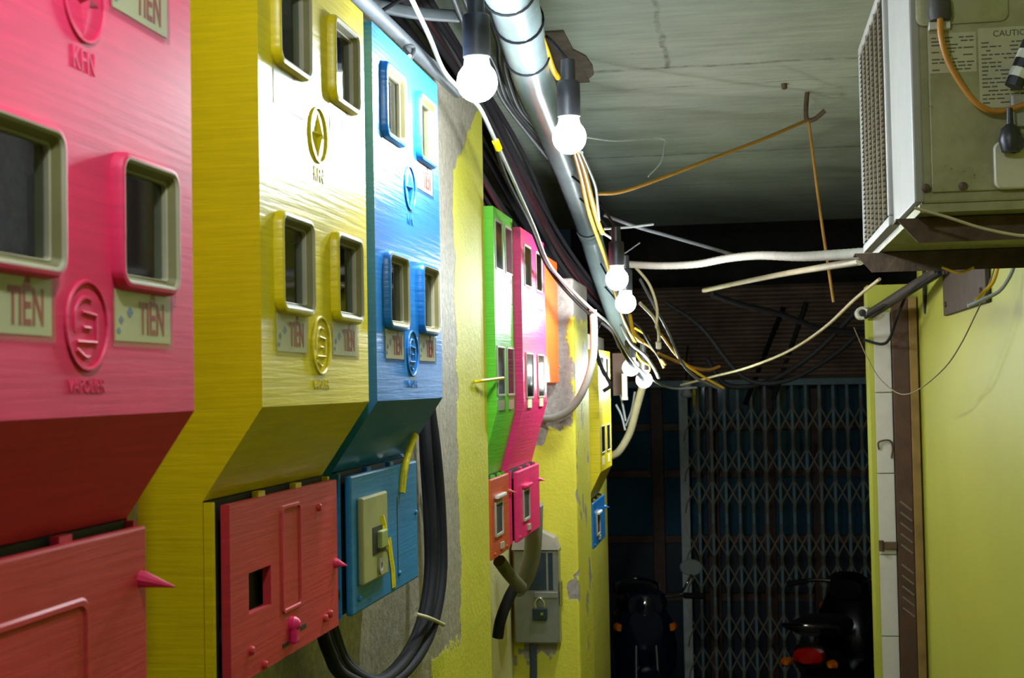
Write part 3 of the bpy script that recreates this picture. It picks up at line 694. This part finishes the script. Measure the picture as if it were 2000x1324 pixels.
# drop wires at the far bulbs
FAR = [
 ([(1240, 520, 4.7), (1268, 555, 4.75), (1283, 600, 4.8), (1282, 640, 4.85)], .005, BEIGEC, 'beige wire curving down right of the middle bulb pair'),
 ([(1250, 545, 4.8), (1285, 610, 4.9), (1306, 650, 5.0), (1330, 705, 5.1), (1360, 738, 5.2), (1400, 758, 5.3)], .005, GREYC, 'long grey wire falling to the top of the gate'),
 ([(1250, 592, 4.8), (1278, 622, 4.9), (1287, 652, 4.95), (1286, 674, 5.0)], .006, BEIGEC, 'beige wire ending in a white plug right of the fourth bulb'),
 ([(1285, 690, 5.0), (1320, 705, 5.1), (1355, 718, 5.2), (1385, 722, 5.3), (1405, 716, 5.35)], .006, BROWNW, 'dusty yellow wire bowing right with a grey tip'),
 ([(1290, 652, 5.0), (1325, 698, 5.1), (1365, 730, 5.2), (1413, 758, 5.3)], .0045, YELC, 'yellow wire running down to the top of the gate'),
 ([(1213, 635, 5.0), (1232, 670, 5.1), (1258, 692, 5.2), (1276, 716, 5.3), (1287, 738, 5.35)], .006, WHITEC, 'bright white wire above the lowest bulb pair'),
 ([(1172, 625, 4.5), (1200, 650, 4.8), (1222, 695, 5.0), (1240, 722, 5.2), (1262, 748, 5.4)], .009, BLACKC, 'black cable coming down to the lowest bulb pair'),
 ([(1172, 626, 4.5), (1162, 658, 4.6), (1168, 700, 4.68), (1180, 728, 4.7), (1192, 752, 4.7), (1178, 764, 4.7)], .007, BLACKC, 'black hooked cable end in front of the far yellow box'),
 ([(1230, 615, 4.9), (1238, 650, 4.95), (1256, 668, 5.0)], .007, YELC, 'short thick yellow wire end below the fourth bulb'),
 ([(1330, 752, 6.2), (1395, 735, 5.9), (1460, 718, 5.5), (1540, 686, 5.0), (1610, 640, 4.6), (1670, 584, 4.3), (1718, 545, 4.1)], .005, BEIGEC, 'long yellowish wire sagging from the gate top to the right wall'),
 ([(1390, 575, 5.6), (1450, 595, 5.7), (1520, 612, 5.8), (1600, 640, 5.9), (1690, 650, 6.0)], .012, BLACKC, 'thick black cable across the dark corrugated sheet'),
 ([(1300, 590, 6.2), (1370, 640, 6.2), (1450, 735, 6.2), (1530, 745, 6.2), (1620, 700, 6.2), (1690, 640, 6.2)], .01, BLACKC, 'black cable sagging low in front of the corrugated sheet'),
 ([(1380, 700, 6.4), (1420, 752, 6.4), (1500, 745, 6.4), (1590, 690, 6.3), (1680, 600, 6.2)], .012, BLACKC, 'second black cable sagging in front of the corrugated sheet'),
 ([(1240, 640, 5.3), (1262, 655, 5.3), (1275, 680, 5.3), (1300, 712, 5.35)], .005, YELC, 'yellow wire tangled above the lowest bulb pair'),
 ([(1235, 625, 5.1), (1252, 640, 5.1), (1268, 668, 5.15), (1290, 700, 5.2)], .006, BLACKC, 'black wire tangled among the yellow wires'),
 ([(1245, 665, 5.3), (1262, 672, 5.35), (1282, 690, 5.4), (1297, 718, 5.4)], .005, BROWNW, 'brownish wire tangled among the yellow wires'),
 ([(1225, 650, 5.3), (1248, 700, 5.35), (1268, 715, 5.4), (1262, 735, 5.45)], .004, YELC, 'thin yellow wire looping beside the sixth bulb'),
]
for pts, r, m, lab in FAR: cable('wire', pts, r, m, lab, 'wire')
tag(tube_obj('plug', [at(1286, 668, 4.99), at(1287, 680, 5.0)], .010, WHITEP), 'small white plug on the beige wire end', 'plug')
cable('hose', [(1158, 605, 4.28), (1160, 650, 4.28), (1157, 705, 4.28), (1140, 760, 4.3), (1115, 798, 4.33), (1085, 815, 4.36), (1062, 818, 4.385)], .0125, HOSE, 'white ribbed hose bending into the bare pillar below the orange box', 'hose', n=12, rib=.08, sub=14)
cable('hose', [(1256, 752, 5.9), (1244, 795, 5.95), (1230, 845, 6.0), (1210, 880, 6.02), (1196, 890, 6.04)], .017, BEHOSE, 'beige hose hanging from the lowest bulbs to the wall end', 'hose', n=12, rib=.06, sub=12)
for k, pts in enumerate([[(1212, 770, 6.05), (1218, 800, 6.05), (1222, 822, 6.05)], [(1203, 790, 6.05), (1214, 812, 6.05), (1221, 840, 6.05)], [(1240, 765, 6.1), (1234, 800, 6.1), (1222, 832, 6.1)], [(1246, 768, 6.1), (1238, 806, 6.1), (1228, 850, 6.1)]]):
    cable('wire', pts, .005, WHITEC, 'frayed white wire beside the hanging beige hose', 'wire', 'frayed wires by the beige hose')
tag(box_obj('wooden_board', tuple(at(1196, 690, 6.1)), tuple(at(1222, 772, 6.13)), plain('brown_panel', rgb(120, 92, 78), .7)), 'brown board behind the lowest bulb pair', 'board')
ft = thing('batten', 'narrow white plastic strip hanging under the fifth bulb', 'strip', at(1220, 752, 5.95))
bm = bmesh.new(); add_box(bm, (-.012, -.008, -.055), (.012, .008, .05), .003); obj('strip', bm, WHITEP, ft)
bm = bmesh.new(); add_box(bm, (-.014, -.01, -.065), (.014, .01, -.05), .003); obj('end_cap', bm, WHITEP, ft)

# thick black cables looping under the blue door
for k in range(4):
    o_ = (0, 6, 19, 26)[k]; e_ = (0, .02, .012, .035)[k]
    pts = [atx(826+o_*.5, 780, -.592+e_*.4), atx(829+o_*.9, 880, -.585+e_*.4), atx(836+o_, 1000, -.58+e_*.3), atx(838+o_, 1120, -.578+e_*.3), atx(822+o_, 1215, -.578+e_*.3), atx(785+o_, 1290, -.578+e_*.3), atx(735+o_*.6, 1330+o_*.4, -.578+e_*.3), atx(680-o_*.3, 1300+o_*.8, -.578+e_*.3), atx(655-o_*.5, 1245+o_, -.578+e_*.3), atx(642-o_*.6, 1195+o_, -.585+e_*.3)]
    tag(tube_obj('cable', pts, .0095, BLACKC, None, 9, 6), 'thick black cable looping under the blue door and up the bare wall', 'cable', 'black cables under the blue door')
tag(tube_obj('cable_tie', [atx(812, 1200, -.565), atx(840, 1208, -.558), atx(866, 1220, -.565)], .004, BEIGEC), 'pale tie around the black cables under the blue door', 'cable tie')
tag(tube_obj('wire', [atx(842, 925, -.59), atx(846, 985, -.592), atx(848, 1050, -.592)], .005, plain('blue_wire', rgb(30, 90, 190), .4)), 'short blue wire on the bare wall beside the blue door', 'wire')

# ================================================================== AIR CONDITIONER
ac = thing('air_conditioner', 'grimy cream air conditioner outdoor unit on rusty arms at the right wall', 'air conditioner', (.245, 2.0, EYE+.245))
LX, LY, LZ = .28, .74, .395
bm = bmesh.new(); add_box(bm, (.006, .003, .0), (LX, LY, LZ), .004); obj('cabinet', bm, ACM, ac)
bm = bmesh.new(); add_box(bm, (.02, -.002, .015), (LX, .0035, LZ), .002); sp_ = obj('side_panel', bm, ACM, ac)
bm = bmesh.new(); add_box(bm, (-.004, .0, .002), (.010, .27, LZ+.004), .003); obj('front_panel', bm, ACW, ac)
# grille: open frame with slats over a dark coil
bm = bmesh.new(); add_box(bm, (.0, .285, .02), (.012, LY-.012, LZ-.015)); obj('coil', bm, plain('dark_coil', rgb(60, 54, 42), .7), ac)
fr = bmesh.new()
for a, b in (((-.012, .27, .0), (.008, LY+.004, .016)), ((-.012, .27, LZ-.012), (.008, LY+.004, LZ+.004)), ((-.012, .27, .016), (.008, .283, LZ-.012)), ((-.012, LY-.010, .016), (.008, LY+.004, LZ-.012))): add_box(fr, a, b, .003)
gr = obj('grille', fr, ACW, ac)
sl = bmesh.new(); add_prism(sl, [(-.011, -.0022), (-.007, .0010), (.002, .0034), (-.002, .0002)], 1, 0, .448); bmesh.ops.recalc_face_normals(sl, faces=sl.faces)
slm = bpy.data.meshes.new('slat'); sl.to_mesh(slm); sl.free(); slm.materials.append(plain('grille_cream', rgb(140, 130, 108), .7))
NS = 40
for k in range(NS):
    s = bpy.data.objects.new('slat', slm); COL.objects.link(s); s.parent = gr; s.location = (0, .283, .022+(LZ-.042)*k/(NS-1))
for k in range(5): box_obj('divider', (-.012, .283+.448*(k+1)/6-.002, .016), (-.006, .283+.448*(k+1)/6+.002, LZ-.012), plain('grille_cream', (0, 0, 0)), gr)
# service cover, cord gland, screws, valves, labels on the side facing the viewer
bm = bmesh.new(); rr = [[(x, h, z) for x, z in rrect(.067, .315, .062+o, .065+o, .012)] for o, h in ((0, -.002), (0, -.006), (-.003, -.008))]
add_rings(bm, rr, False, True); sv = obj('service_cover', bm, ACM, ac, True)
bm = bmesh.new(); add_lathe(bm, [(.014, -.015), (.016, -.006), (.015, .012), (.009, .026), (.002, .03)], 14, (.036, -.016, .268)); obj('cord_gland', bm, plain('grey_rubber', rgb(62, 58, 54), .7), ac, True)
box_obj('white_clip', (.022, -.012, .243), (.05, -.002, .253), WHITEP, ac)
for (x, z) in ((.06, .256), (.062, .022), (.012, .022), (.20, .03)): 
    bm = bmesh.new(); add_lathe(bm, [(.006, 0), (.006, -.003), (.003, -.005)], 12, (x, -.002 if x > .02 else .0, z), 1); obj('screw', bm, RUST, ac, True)
lb = box_obj('spec_label', (.014+.008, -.0028, .182), (.085, -.0022, .238), plain('faded_label', rgb(178, 174, 142), .5), ac)
INK = plain('faded_ink', rgb(80, 76, 58), .6)
def print_lines(parent, x0, x1, z0, z1, n, seed):
    rg = random.Random(seed); bm = bmesh.new()
    for k in range(n):
        z = z1-(z1-z0)*(k+.5)/n; x = x0
        while x < x1-.003:
            wd = min(rg.uniform(.004, .014), x1-x)
            if rg.random() < .8: add_box(bm, (x, -.0032, z-.0009), (x+wd, -.0028, z+.0009))
            x += wd+.0022
    o = obj('fine_print', bm, INK, parent); return o
print_lines(lb, .025, .082, .184, .234, 10, 3)
lb2 = box_obj('caution_label', (.088, -.0028, .13), (.175, -.0022, .242), plain('faded_label', (0, 0, 0)), ac)
obj('lettering', text_mesh('CAUTION', .012, face_ny(.135, -.0030, .233), .0002, 1.0), INK, lb2)
print_lines(lb2, .092, .172, .134, .224, 16, 5)
vp = bmesh.new(); rr = [[(x, h, z) for x, z in rrect(.165, .048, .062+o, .033+o, .01)] for o, h in ((0, -.002), (0, -.010), (-.002, -.012))]
add_rings(vp, rr, False, True); vv = obj('valve_plate', vp, plain('white_valve_plate', rgb(196, 192, 168), .5), ac, True)
bm = bmesh.new(); add_lathe(bm, [(.012, .0), (.014, -.012), (.009, -.02), (.009, -.03)], 12, (.128, -.012, .075), 1); obj('valve', bm, BLACKP, ac, True)
bm = bmesh.new(); add_lathe(bm, [(.012, -.02), (.016, -.004), (.012, .012), (.005, .018), (.004, .04)], 12, (.122, -.03, .083)); obj('valve', bm, BLACKP, ac, True)
bm = bmesh.new(); add_box(bm, (.128, -.014, .10), (.18, -.002, .145), .003); obj('valve_cover', bm, ACW, ac)
for k in range(5):
    q = k/4; cpos = Vector((.128+.02*q, -.03, .152+.048*q)); bm = bmesh.new(); add_tube(bm, [cpos, cpos+Vector((.0052, 0, .0118))], .0125, 10, 1)
    obj('insulated_pipe', bm, BLACKP if k % 2 == 0 else WHITEP, ac, True)
box_obj('base_pan', (.004, .004, -.012), (LX, LY-.004, -.0002), ACM, ac)
tag(tube_obj('power_cord', [at(1836, 30, 1.975), at(1838, 70, 1.97), at(1850, 115, 1.972), at(1878, 165, 1.975), at(1912, 205, 1.976), at(1950, 218, 1.978), at(1990, 208, 1.975), at(2010, 202, 1.97)], .0042, plain('orange_cord', rgb(176, 118, 34), .5), None, 8), 'orange brown power cord hanging across the side of the air conditioner', 'cord')
# angle-iron arms
def arm(y, label, tip):
    t = thing('bracket_arm', label, 'bracket', (tip, y, EYE+.2))
    L = .578-tip; bm = bmesh.new(); add_prism(bm, [(0, .0315), (L, .0315), (L, -.004), (.03, -.004)], 1, -.003, .001); obj('face_plate', bm, RUST, t)
    bm = bmesh.new(); add_box(bm, (0, .001, .0285), (L, .045, .0315)); obj('flange', bm, RUST, t); return t
arm(2.06, 'rusty angle iron arm under the near end of the air conditioner', .222)
arm(2.60, 'rusty angle iron arm under the far end of the air conditioner', .205)
pt = thing('steel_plate', 'dark rusted steel plate on the lime wall below the air conditioner', 'plate', (.572, 3.4, EYE+.178))
bm = bmesh.new(); add_box(bm, (-.006, 0, 0), (.006, .70, .15), .002); obj('plate', bm, plain('dark_rust', rgb(64, 50, 38), .7, .2, .3), pt)
for (y, z) in ((.05, .12), (.64, .12), (.05, .03), (.64, .03)):
    bm = bmesh.new(); add_lathe(bm, [(.008, 0), (.008, -.005), (.004, -.008)], 8, (-.006, y, z), 0); obj('bolt', bm, RUST, pt)
tag(tube_obj('brace_pipe', [at(1702, 612, 4.7), at(1760, 575, 4.4), at(1835, 528, 4.05)], .017, plain('dark_brace', rgb(56, 46, 40), .7), None, 10), 'dark slanting pipe brace above the tile strip', 'brace')
cable('cable', [(1690, 620, 4.62), (1720, 600, 4.55), (1770, 575, 4.35), (1835, 532, 3.95)], .006, BLACKC, 'black cable wound along the slanting brace')
cable('cable', [(1770, 575, 4.5), (1752, 620, 4.6), (1738, 660, 4.68), (1722, 672, 4.7), (1688, 664, 4.75)], .005, BLACKC, 'black cable dropping from the brace to the security camera')
cable('cable', [(1805, 530, 4.5), (1806, 570, 4.55), (1808, 611, 4.6)], .007, plain('green_black_cable', rgb(44, 56, 34), .5), 'short dark green cable end against the lime wall')
cable('wire', [(1787, 406, 1.985), (1850, 424, 1.985), (1920, 446, 1.985), (1992, 460, 1.985), (2010, 455, 1.985)], .0022, BEIGEC, 'yellowish wire slanting across the near bracket arm', 'wire')
cable('wire', [(1840, 522, 2.57), (1868, 532, 2.56), (1885, 530, 2.56), (1902, 522, 2.56)], .0025, YELC, 'short yellow and white wire under the far bracket arm', 'wire')
cable('wire', [(1890, 598, 2.9), (1920, 585, 2.9), (1952, 568, 2.9), (1972, 540, 2.9), (1982, 515, 2.9)], .004, WHITEC, 'white wire curving up across the rusted plate', 'wire')
cable('wire', [(1905, 588, 3.0), (1922, 570, 3.0), (1940, 550, 3.0), (1950, 518, 3.0)], .004, YELC, 'yellow wire beside the white wire at the rusted plate', 'wire')
cable('wire', [(1668, 640, 4.6), (1690, 690, 4.4), (1715, 735, 4.2), (1745, 763, 4.0), (1770, 770, 3.9), (1800, 757, 3.7), (1845, 718, 3.5), (1875, 675, 3.35), (1905, 615, 3.2), (1930, 560, 3.1), (1945, 515, 3.05)], .0017, plain('thin_dull_wire', rgb(120, 108, 76), .6), 'thin brown and white wire sagging in front of the lime wall', 'wire')
# security camera
sc_ = thing('security_camera', 'small white security camera on the edge of the tile strip', 'camera', at(1683, 612, 4.79))
bm = bmesh.new(); add_lathe(bm, [(.018, .04), (.022, .03), (.022, -.03), (.019, -.034), (.013, -.03)], 16, (0, 0, 0), 1); obj('camera_body', bm, WHITEP, sc_, True)
bm = bmesh.new(); add_lathe(bm, [(.0125, -.029), (.0125, -.0312), (.001, -.0335)], 14, (0, 0, 0), 1); obj('lens', bm, BLACKP, sc_, True)
tube_obj('mount', [(0, .03, .01), (.012, .034, .02), (.022, .036, .022)], .006, WHITEP, sc_)

# ================================================================== GATE AND WHAT STANDS BEHIND
GY = 10.0
gt = thing('folding_gate', 'dark teal folding lattice gate closing the end of the alley', 'gate', (0, GY, EYE))
bm = bmesh.new(); add_box(bm, (-.47, -.02, -2.18), (-.405, .02, -.03), .004); obj('lead_post', bm, plain('pale_grey_post', rgb(206, 212, 206), .5, .0), gt)['label'] = 'pale grey end post'
bm = bmesh.new(); add_box(bm, (-1.12, -.03, -.03), (.96, .03, .02), .003); obj('top_track', bm, TEAL, gt)
bm = bmesh.new(); add_box(bm, (.86, -.02, -2.18), (.93, .02, -.03), .003); obj('wall_post', bm, TEAL, gt)
NB = 13; X0, X1 = -.385, .85; dxg = (X1-X0)/NB
bm = bmesh.new()
for s in (-1, 1): add_box(bm, (-.009+.0, s*.010-.003, -2.17), (.009, s*.010+.003, -.032))
barm = bpy.data.meshes.new('bar'); bmesh.ops.recalc_face_normals(bm, faces=bm.faces); bm.to_mesh(barm); bm.free(); barm.materials.append(TEAL)
for k in range(NB):
    b = bpy.data.objects.new('bar', barm); COL.objects.link(b); b.parent = gt; b.location = (X0+dxg*(k+.5), 0, 0)
def strip_mesh(sgn):
    bm = bmesh.new(); pts = [(-.052, .145), (-.040, .075), (0, 0), (.040, -.075), (.052, -.145)]
    for (a, b) in zip(pts, pts[1:]):
        vs = [bm.verts.new((sgn*q[0]+w_, y, q[1])) for y in (-.002, .002) for q, w_ in ((a, -.006), (b, -.006), (b, .006), (a, .006))]
        for f in ((0, 1, 2, 3), (7, 6, 5, 4), (0, 4, 5, 1), (1, 5, 6, 2), (2, 6, 7, 3), (3, 7, 4, 0)): bm.faces.new([vs[i] for i in f])
    bmesh.ops.recalc_face_normals(bm, faces=bm.faces)
    me = bpy.data.meshes.new('lattice_strip'); bm.to_mesh(me); bm.free(); me.materials.append(BRASSY); return me
SM = (strip_mesh(1), strip_mesh(-1))
for zr in (-.27, -.56, -.785, -1.15, -1.375, -1.73, -1.965):
    for k in range(NB+1):
        for q, me in enumerate(SM):
            s = bpy.data.objects.new('lattice_strip', me); COL.objects.link(s); s.parent = gt
            s.location = (X0+dxg*k, -.018-.005*q, zr)
# glazed timber doors behind the gate
dr = bpy.data.objects.new('door_1', None); COL.objects.link(dr); dr['kind'] = 'structure'; dr.location = (0, 10.5, EYE)
def dpart(name, a, b, mat): 
    bm = bmesh.new(); add_box(bm, a, b, .004); return obj(name, bm, mat, dr)
DW = plain('reddish_door_wood', rgb(96, 66, 48), .5, 0, .25)
GLS = plain('blue_dark_pane', rgb(60, 104, 126), .06, 0, .15, 3)
PANEL = plain('dark_door_panel', rgb(40, 52, 66), .35, 0, .2, 4)
xs = [-1.12, -.66, -.25, .16, .52, .95]; zs = [-2.2, -1.60, -1.17, -.68, -.33, .0]
for x in xs: dpart('stile', (x-.045, -.03, -2.2), (x+.045, .03, .0), DW)
for i in range(len(xs)-1):
    for z in zs[1:]: dpart('rail', (xs[i]+.045, -.025, z-.03), (xs[i+1]-.045, .025, z+.03), DW)
    for j in range(len(zs)-1): dpart('pane' if j > 1 else 'panel', (xs[i]+.045, -.006, zs[j]+(.03 if j else 0)), (xs[i+1]-.045, .006, zs[j+1]-.03), GLS if j > 1 else PANEL)
# corrugated sheet over the gate
bm = bmesh.new(); R = []
for k in range(0, 11*10+1):
    z = .02+.66*k/110; yy = 9.9+.018*math.cos(2*PI*k/10)+.25*(z-.02)*-.4
    R.append([(-1.1, yy, EYE+z), (.95, yy, EYE+z), (.95, yy+.004, EYE+z), (-1.1, yy+.004, EYE+z)])
add_rings(bm, R); tag(obj('corrugated_sheet', bm, plain('rusty_corrugated_iron', rgb(150, 124, 104), .6, .1, .35, 5, .2), None, True, 70), 'rusty brown corrugated metal sheet above the folding gate', 'metal sheet')
for a, b, lab in (((1455, 790), (1530, 600), 'thin dark steel strut leaning in front of the corrugated sheet'), ((1510, 780), (1575, 590), 'heavier dark steel strut beside the thin leaning strut')):
    tag(tube_obj('strut', [at(*a, 9.96), at(*b, 9.8)], .018 if 'thin' in lab else .03, plain('black_steel', rgb(26, 26, 28), .6), None, 6, 1), lab, 'strut')
ub = thing('unlit_bulb', 'unlit white bulb hanging at the top of the gate post', 'light bulb', at(1341, 760, 9.0))
bm = bmesh.new(); add_lathe(bm, [(.03, .055), (.036, .03), (.03, .005), (.024, -.01), (.03, -.02), (.04, -.04), (.03, -.052), (.004, -.058)], 16); obj('globe', bm, WHITEP, ub, True)
tube_obj('flex', [(0, 0, .05), (0, .1, .2), (-.02, .86, .3)], .005, BLACKC, ub)

# ================================================================== MOTORBIKES
def wheel(parent, y, r=.27, wd=.045):
    bm = bmesh.new(); prof = [(r-.06, -wd), (r-.02, -wd*1.05), (r, -wd*.4), (r, wd*.4), (r-.02, wd*1.05), (r-.06, wd)]
    rings = [[(h, y+q*math.cos(2*PI*k/28), r+q*math.sin(2*PI*k/28)) for k in range(28)] for q, h in prof]; rings.append(rings[0])
    add_rings(bm, rings, False, False); t = obj('wheel', bm, TYRE, parent, True)
    bm = bmesh.new(); add_lathe(bm, [(.05, -.05), (.05, .05)], 14, (0, y, r), 0)
    for k in range(5):
        a = 2*PI*k/5; add_tube(bm, [(0, y+.04*math.cos(a), r+.04*math.sin(a)), (0, y+(r-.05)*math.cos(a), r+(r-.05)*math.sin(a))], .014, 6, 1)
    obj('rim', bm, plain('dark_alloy', rgb(70, 70, 72), .4, .7), t)
def motorbike(label, x, y, rot, body, mirrors=True):
    t = thing('motorbike', label, 'motorbike', (x, y, 0), rot, 'parked motorbikes')
    wheel(t, .62); wheel(t, -.60)
    for s in (-1, 1): tube_obj('fork', [(s*.065, .62, .27), (s*.06, .52, .62), (s*.05, .47, .80)], .018, plain('black_fork', rgb(30, 30, 32), .35), t)
    bm = bmesh.new(); R = []
    for k in range(10):
        a = PI*(.08+.62*k/9); R.append([(s, .62+(.315+d)*math.cos(a), .27+(.315+d)*math.sin(a)) for s, d in ((-.06, -.03), (-.045, .004), (0, .012), (.045, .004), (.06, -.03), (.045, -.006), (0, .002), (-.045, -.006))])
    add_rings(bm, R); obj('front_fender', bm, body, t, True)
    bm = bmesh.new(); add_loft(bm, [(.30, 0, .55, .12, .12), (.38, 0, .64, .19, .22), (.46, 0, .72, .17, .20), (.52, 0, .78, .10, .11)]); obj('leg_shield', bm, body, t, True)
    bm = bmesh.new(); add_loft(bm, [(.36, 0, .90, .10, .06), (.44, 0, .92, .13, .085), (.51, 0, .91, .10, .07)]); hd = obj('handlebar_cowl', bm, body, t, True)
    bm = bmesh.new(); add_lathe(bm, [(.062, .0), (.058, .02), (.03, .034), (.002, .038)], 18, (0, .50, .91), 1); obj('headlight', bm, glass('lamp_lens', (.7, .75, .75), .6), hd, True)
    hb = tube_obj('handlebar', [(-.34, .30, .93), (-.2, .38, .95), (0, .42, .94), (.2, .38, .95), (.34, .30, .93)], .013, CHROME, t)
    for s in (-1, 1):
        tube_obj('grip', [(s*.24, .355, .945), (s*.35, .295, .93)], .019, TYRE, hb, 10, 1)
        if mirrors:
          st = tube_obj('mirror', [(s*.22, .37, .96), (s*.25, .40, 1.02), (s*.28, .37, 1.07)], .007, CHROME, t)
          bm = bmesh.new(); add_lathe(bm, [(.002, -.018), (.05, -.012), (.062, .0), (.056, .006), (.002, .007)], 18, (0, 0, 0), 1)
          bmesh.ops.transform(bm, matrix=Matrix.Translation((s*.28, .36, 1.11)) @ Matrix.Rotation(.3*s, 4, 'Z') @ Matrix.Diagonal((1.1, 1, .8, 1)), verts=bm.verts); obj('mirror_shell', bm, MIRR, st, True)
        bm = bmesh.new(); add_loft(bm, [(.40, s*.14, .78, .012, .012), (.45, s*.15, .78, .035, .028), (.48, s*.15, .78, .02, .02)]); obj('indicator', bm, AMBL, t, True)
        bm = bmesh.new(); add_loft(bm, [(-.80, s*.12, .66, .012, .012), (-.77, s*.125, .66, .032, .024), (-.72, s*.12, .66, .02, .02)]); obj('indicator', bm, AMBL, t, True)
    bm = bmesh.new(); add_loft(bm, [(.34, 0, .42, .10, .08), (.1, 0, .38, .11, .09), (-.15, 0, .46, .12, .13), (-.45, 0, .60, .13, .12), (-.75, 0, .70, .09, .07)]); obj('body_panel', bm, body, t, True)
    bm = bmesh.new(); add_loft(bm, [(.06, 0, .70, .05, .03), (-.05, 0, .76, .12, .055), (-.3, 0, .80, .15, .06), (-.6, 0, .83, .13, .055), (-.74, 0, .83, .06, .03)]); obj('seat', bm, SEATM, t, True)
    bm = bmesh.new(); add_loft(bm, [(-.72, 0, .70, .09, .045), (-.80, 0, .70, .08, .045), (-.83, 0, .69, .04, .02)]); obj('tail_light', bm, REDL, t, True)
    tube_obj('grab_rail', [(-.13, -.55, .80), (-.14, -.75, .86), (0, -.86, .88), (.14, -.75, .86), (.13, -.55, .80)], .012, CHROME, t)
    bm = bmesh.new(); add_tube(bm, [(.12, .1, .22), (.15, -.2, .22), (.17, -.55, .30), (.18, -.85, .38)], lambda q: .02+.03*q, 12, 5); obj('exhaust', bm, CHROME, t, True)
    bm = bmesh.new(); add_loft(bm, [(.25, 0, .28, .10, .09), (.05, 0, .27, .13, .11), (-.12, 0, .30, .10, .09)]); obj('engine', bm, plain('dark_alloy', rgb(70, 70, 72), .4), t, True)
    bm = bmesh.new(); add_box(bm, (-.22, .06, .24), (.22, .10, .265), .006); obj('footrest', bm, TYRE, t)
    bm = bmesh.new(); add_loft(bm, [(-.60, 0, .56, .06, .02), (-.80, 0, .50, .07, .02), (-.93, 0, .36, .07, .015)]); obj('rear_fender', bm, SEATM, t, True)
    return t
motorbike('dark motorbike facing the viewer at the left foot of the folding gate', -.66, 8.6, PI+.12, BIKEB)
motorbike('black motorbike with red tail light, rear to the viewer on the right', .50, 8.5, -.25, BIKEK, False)
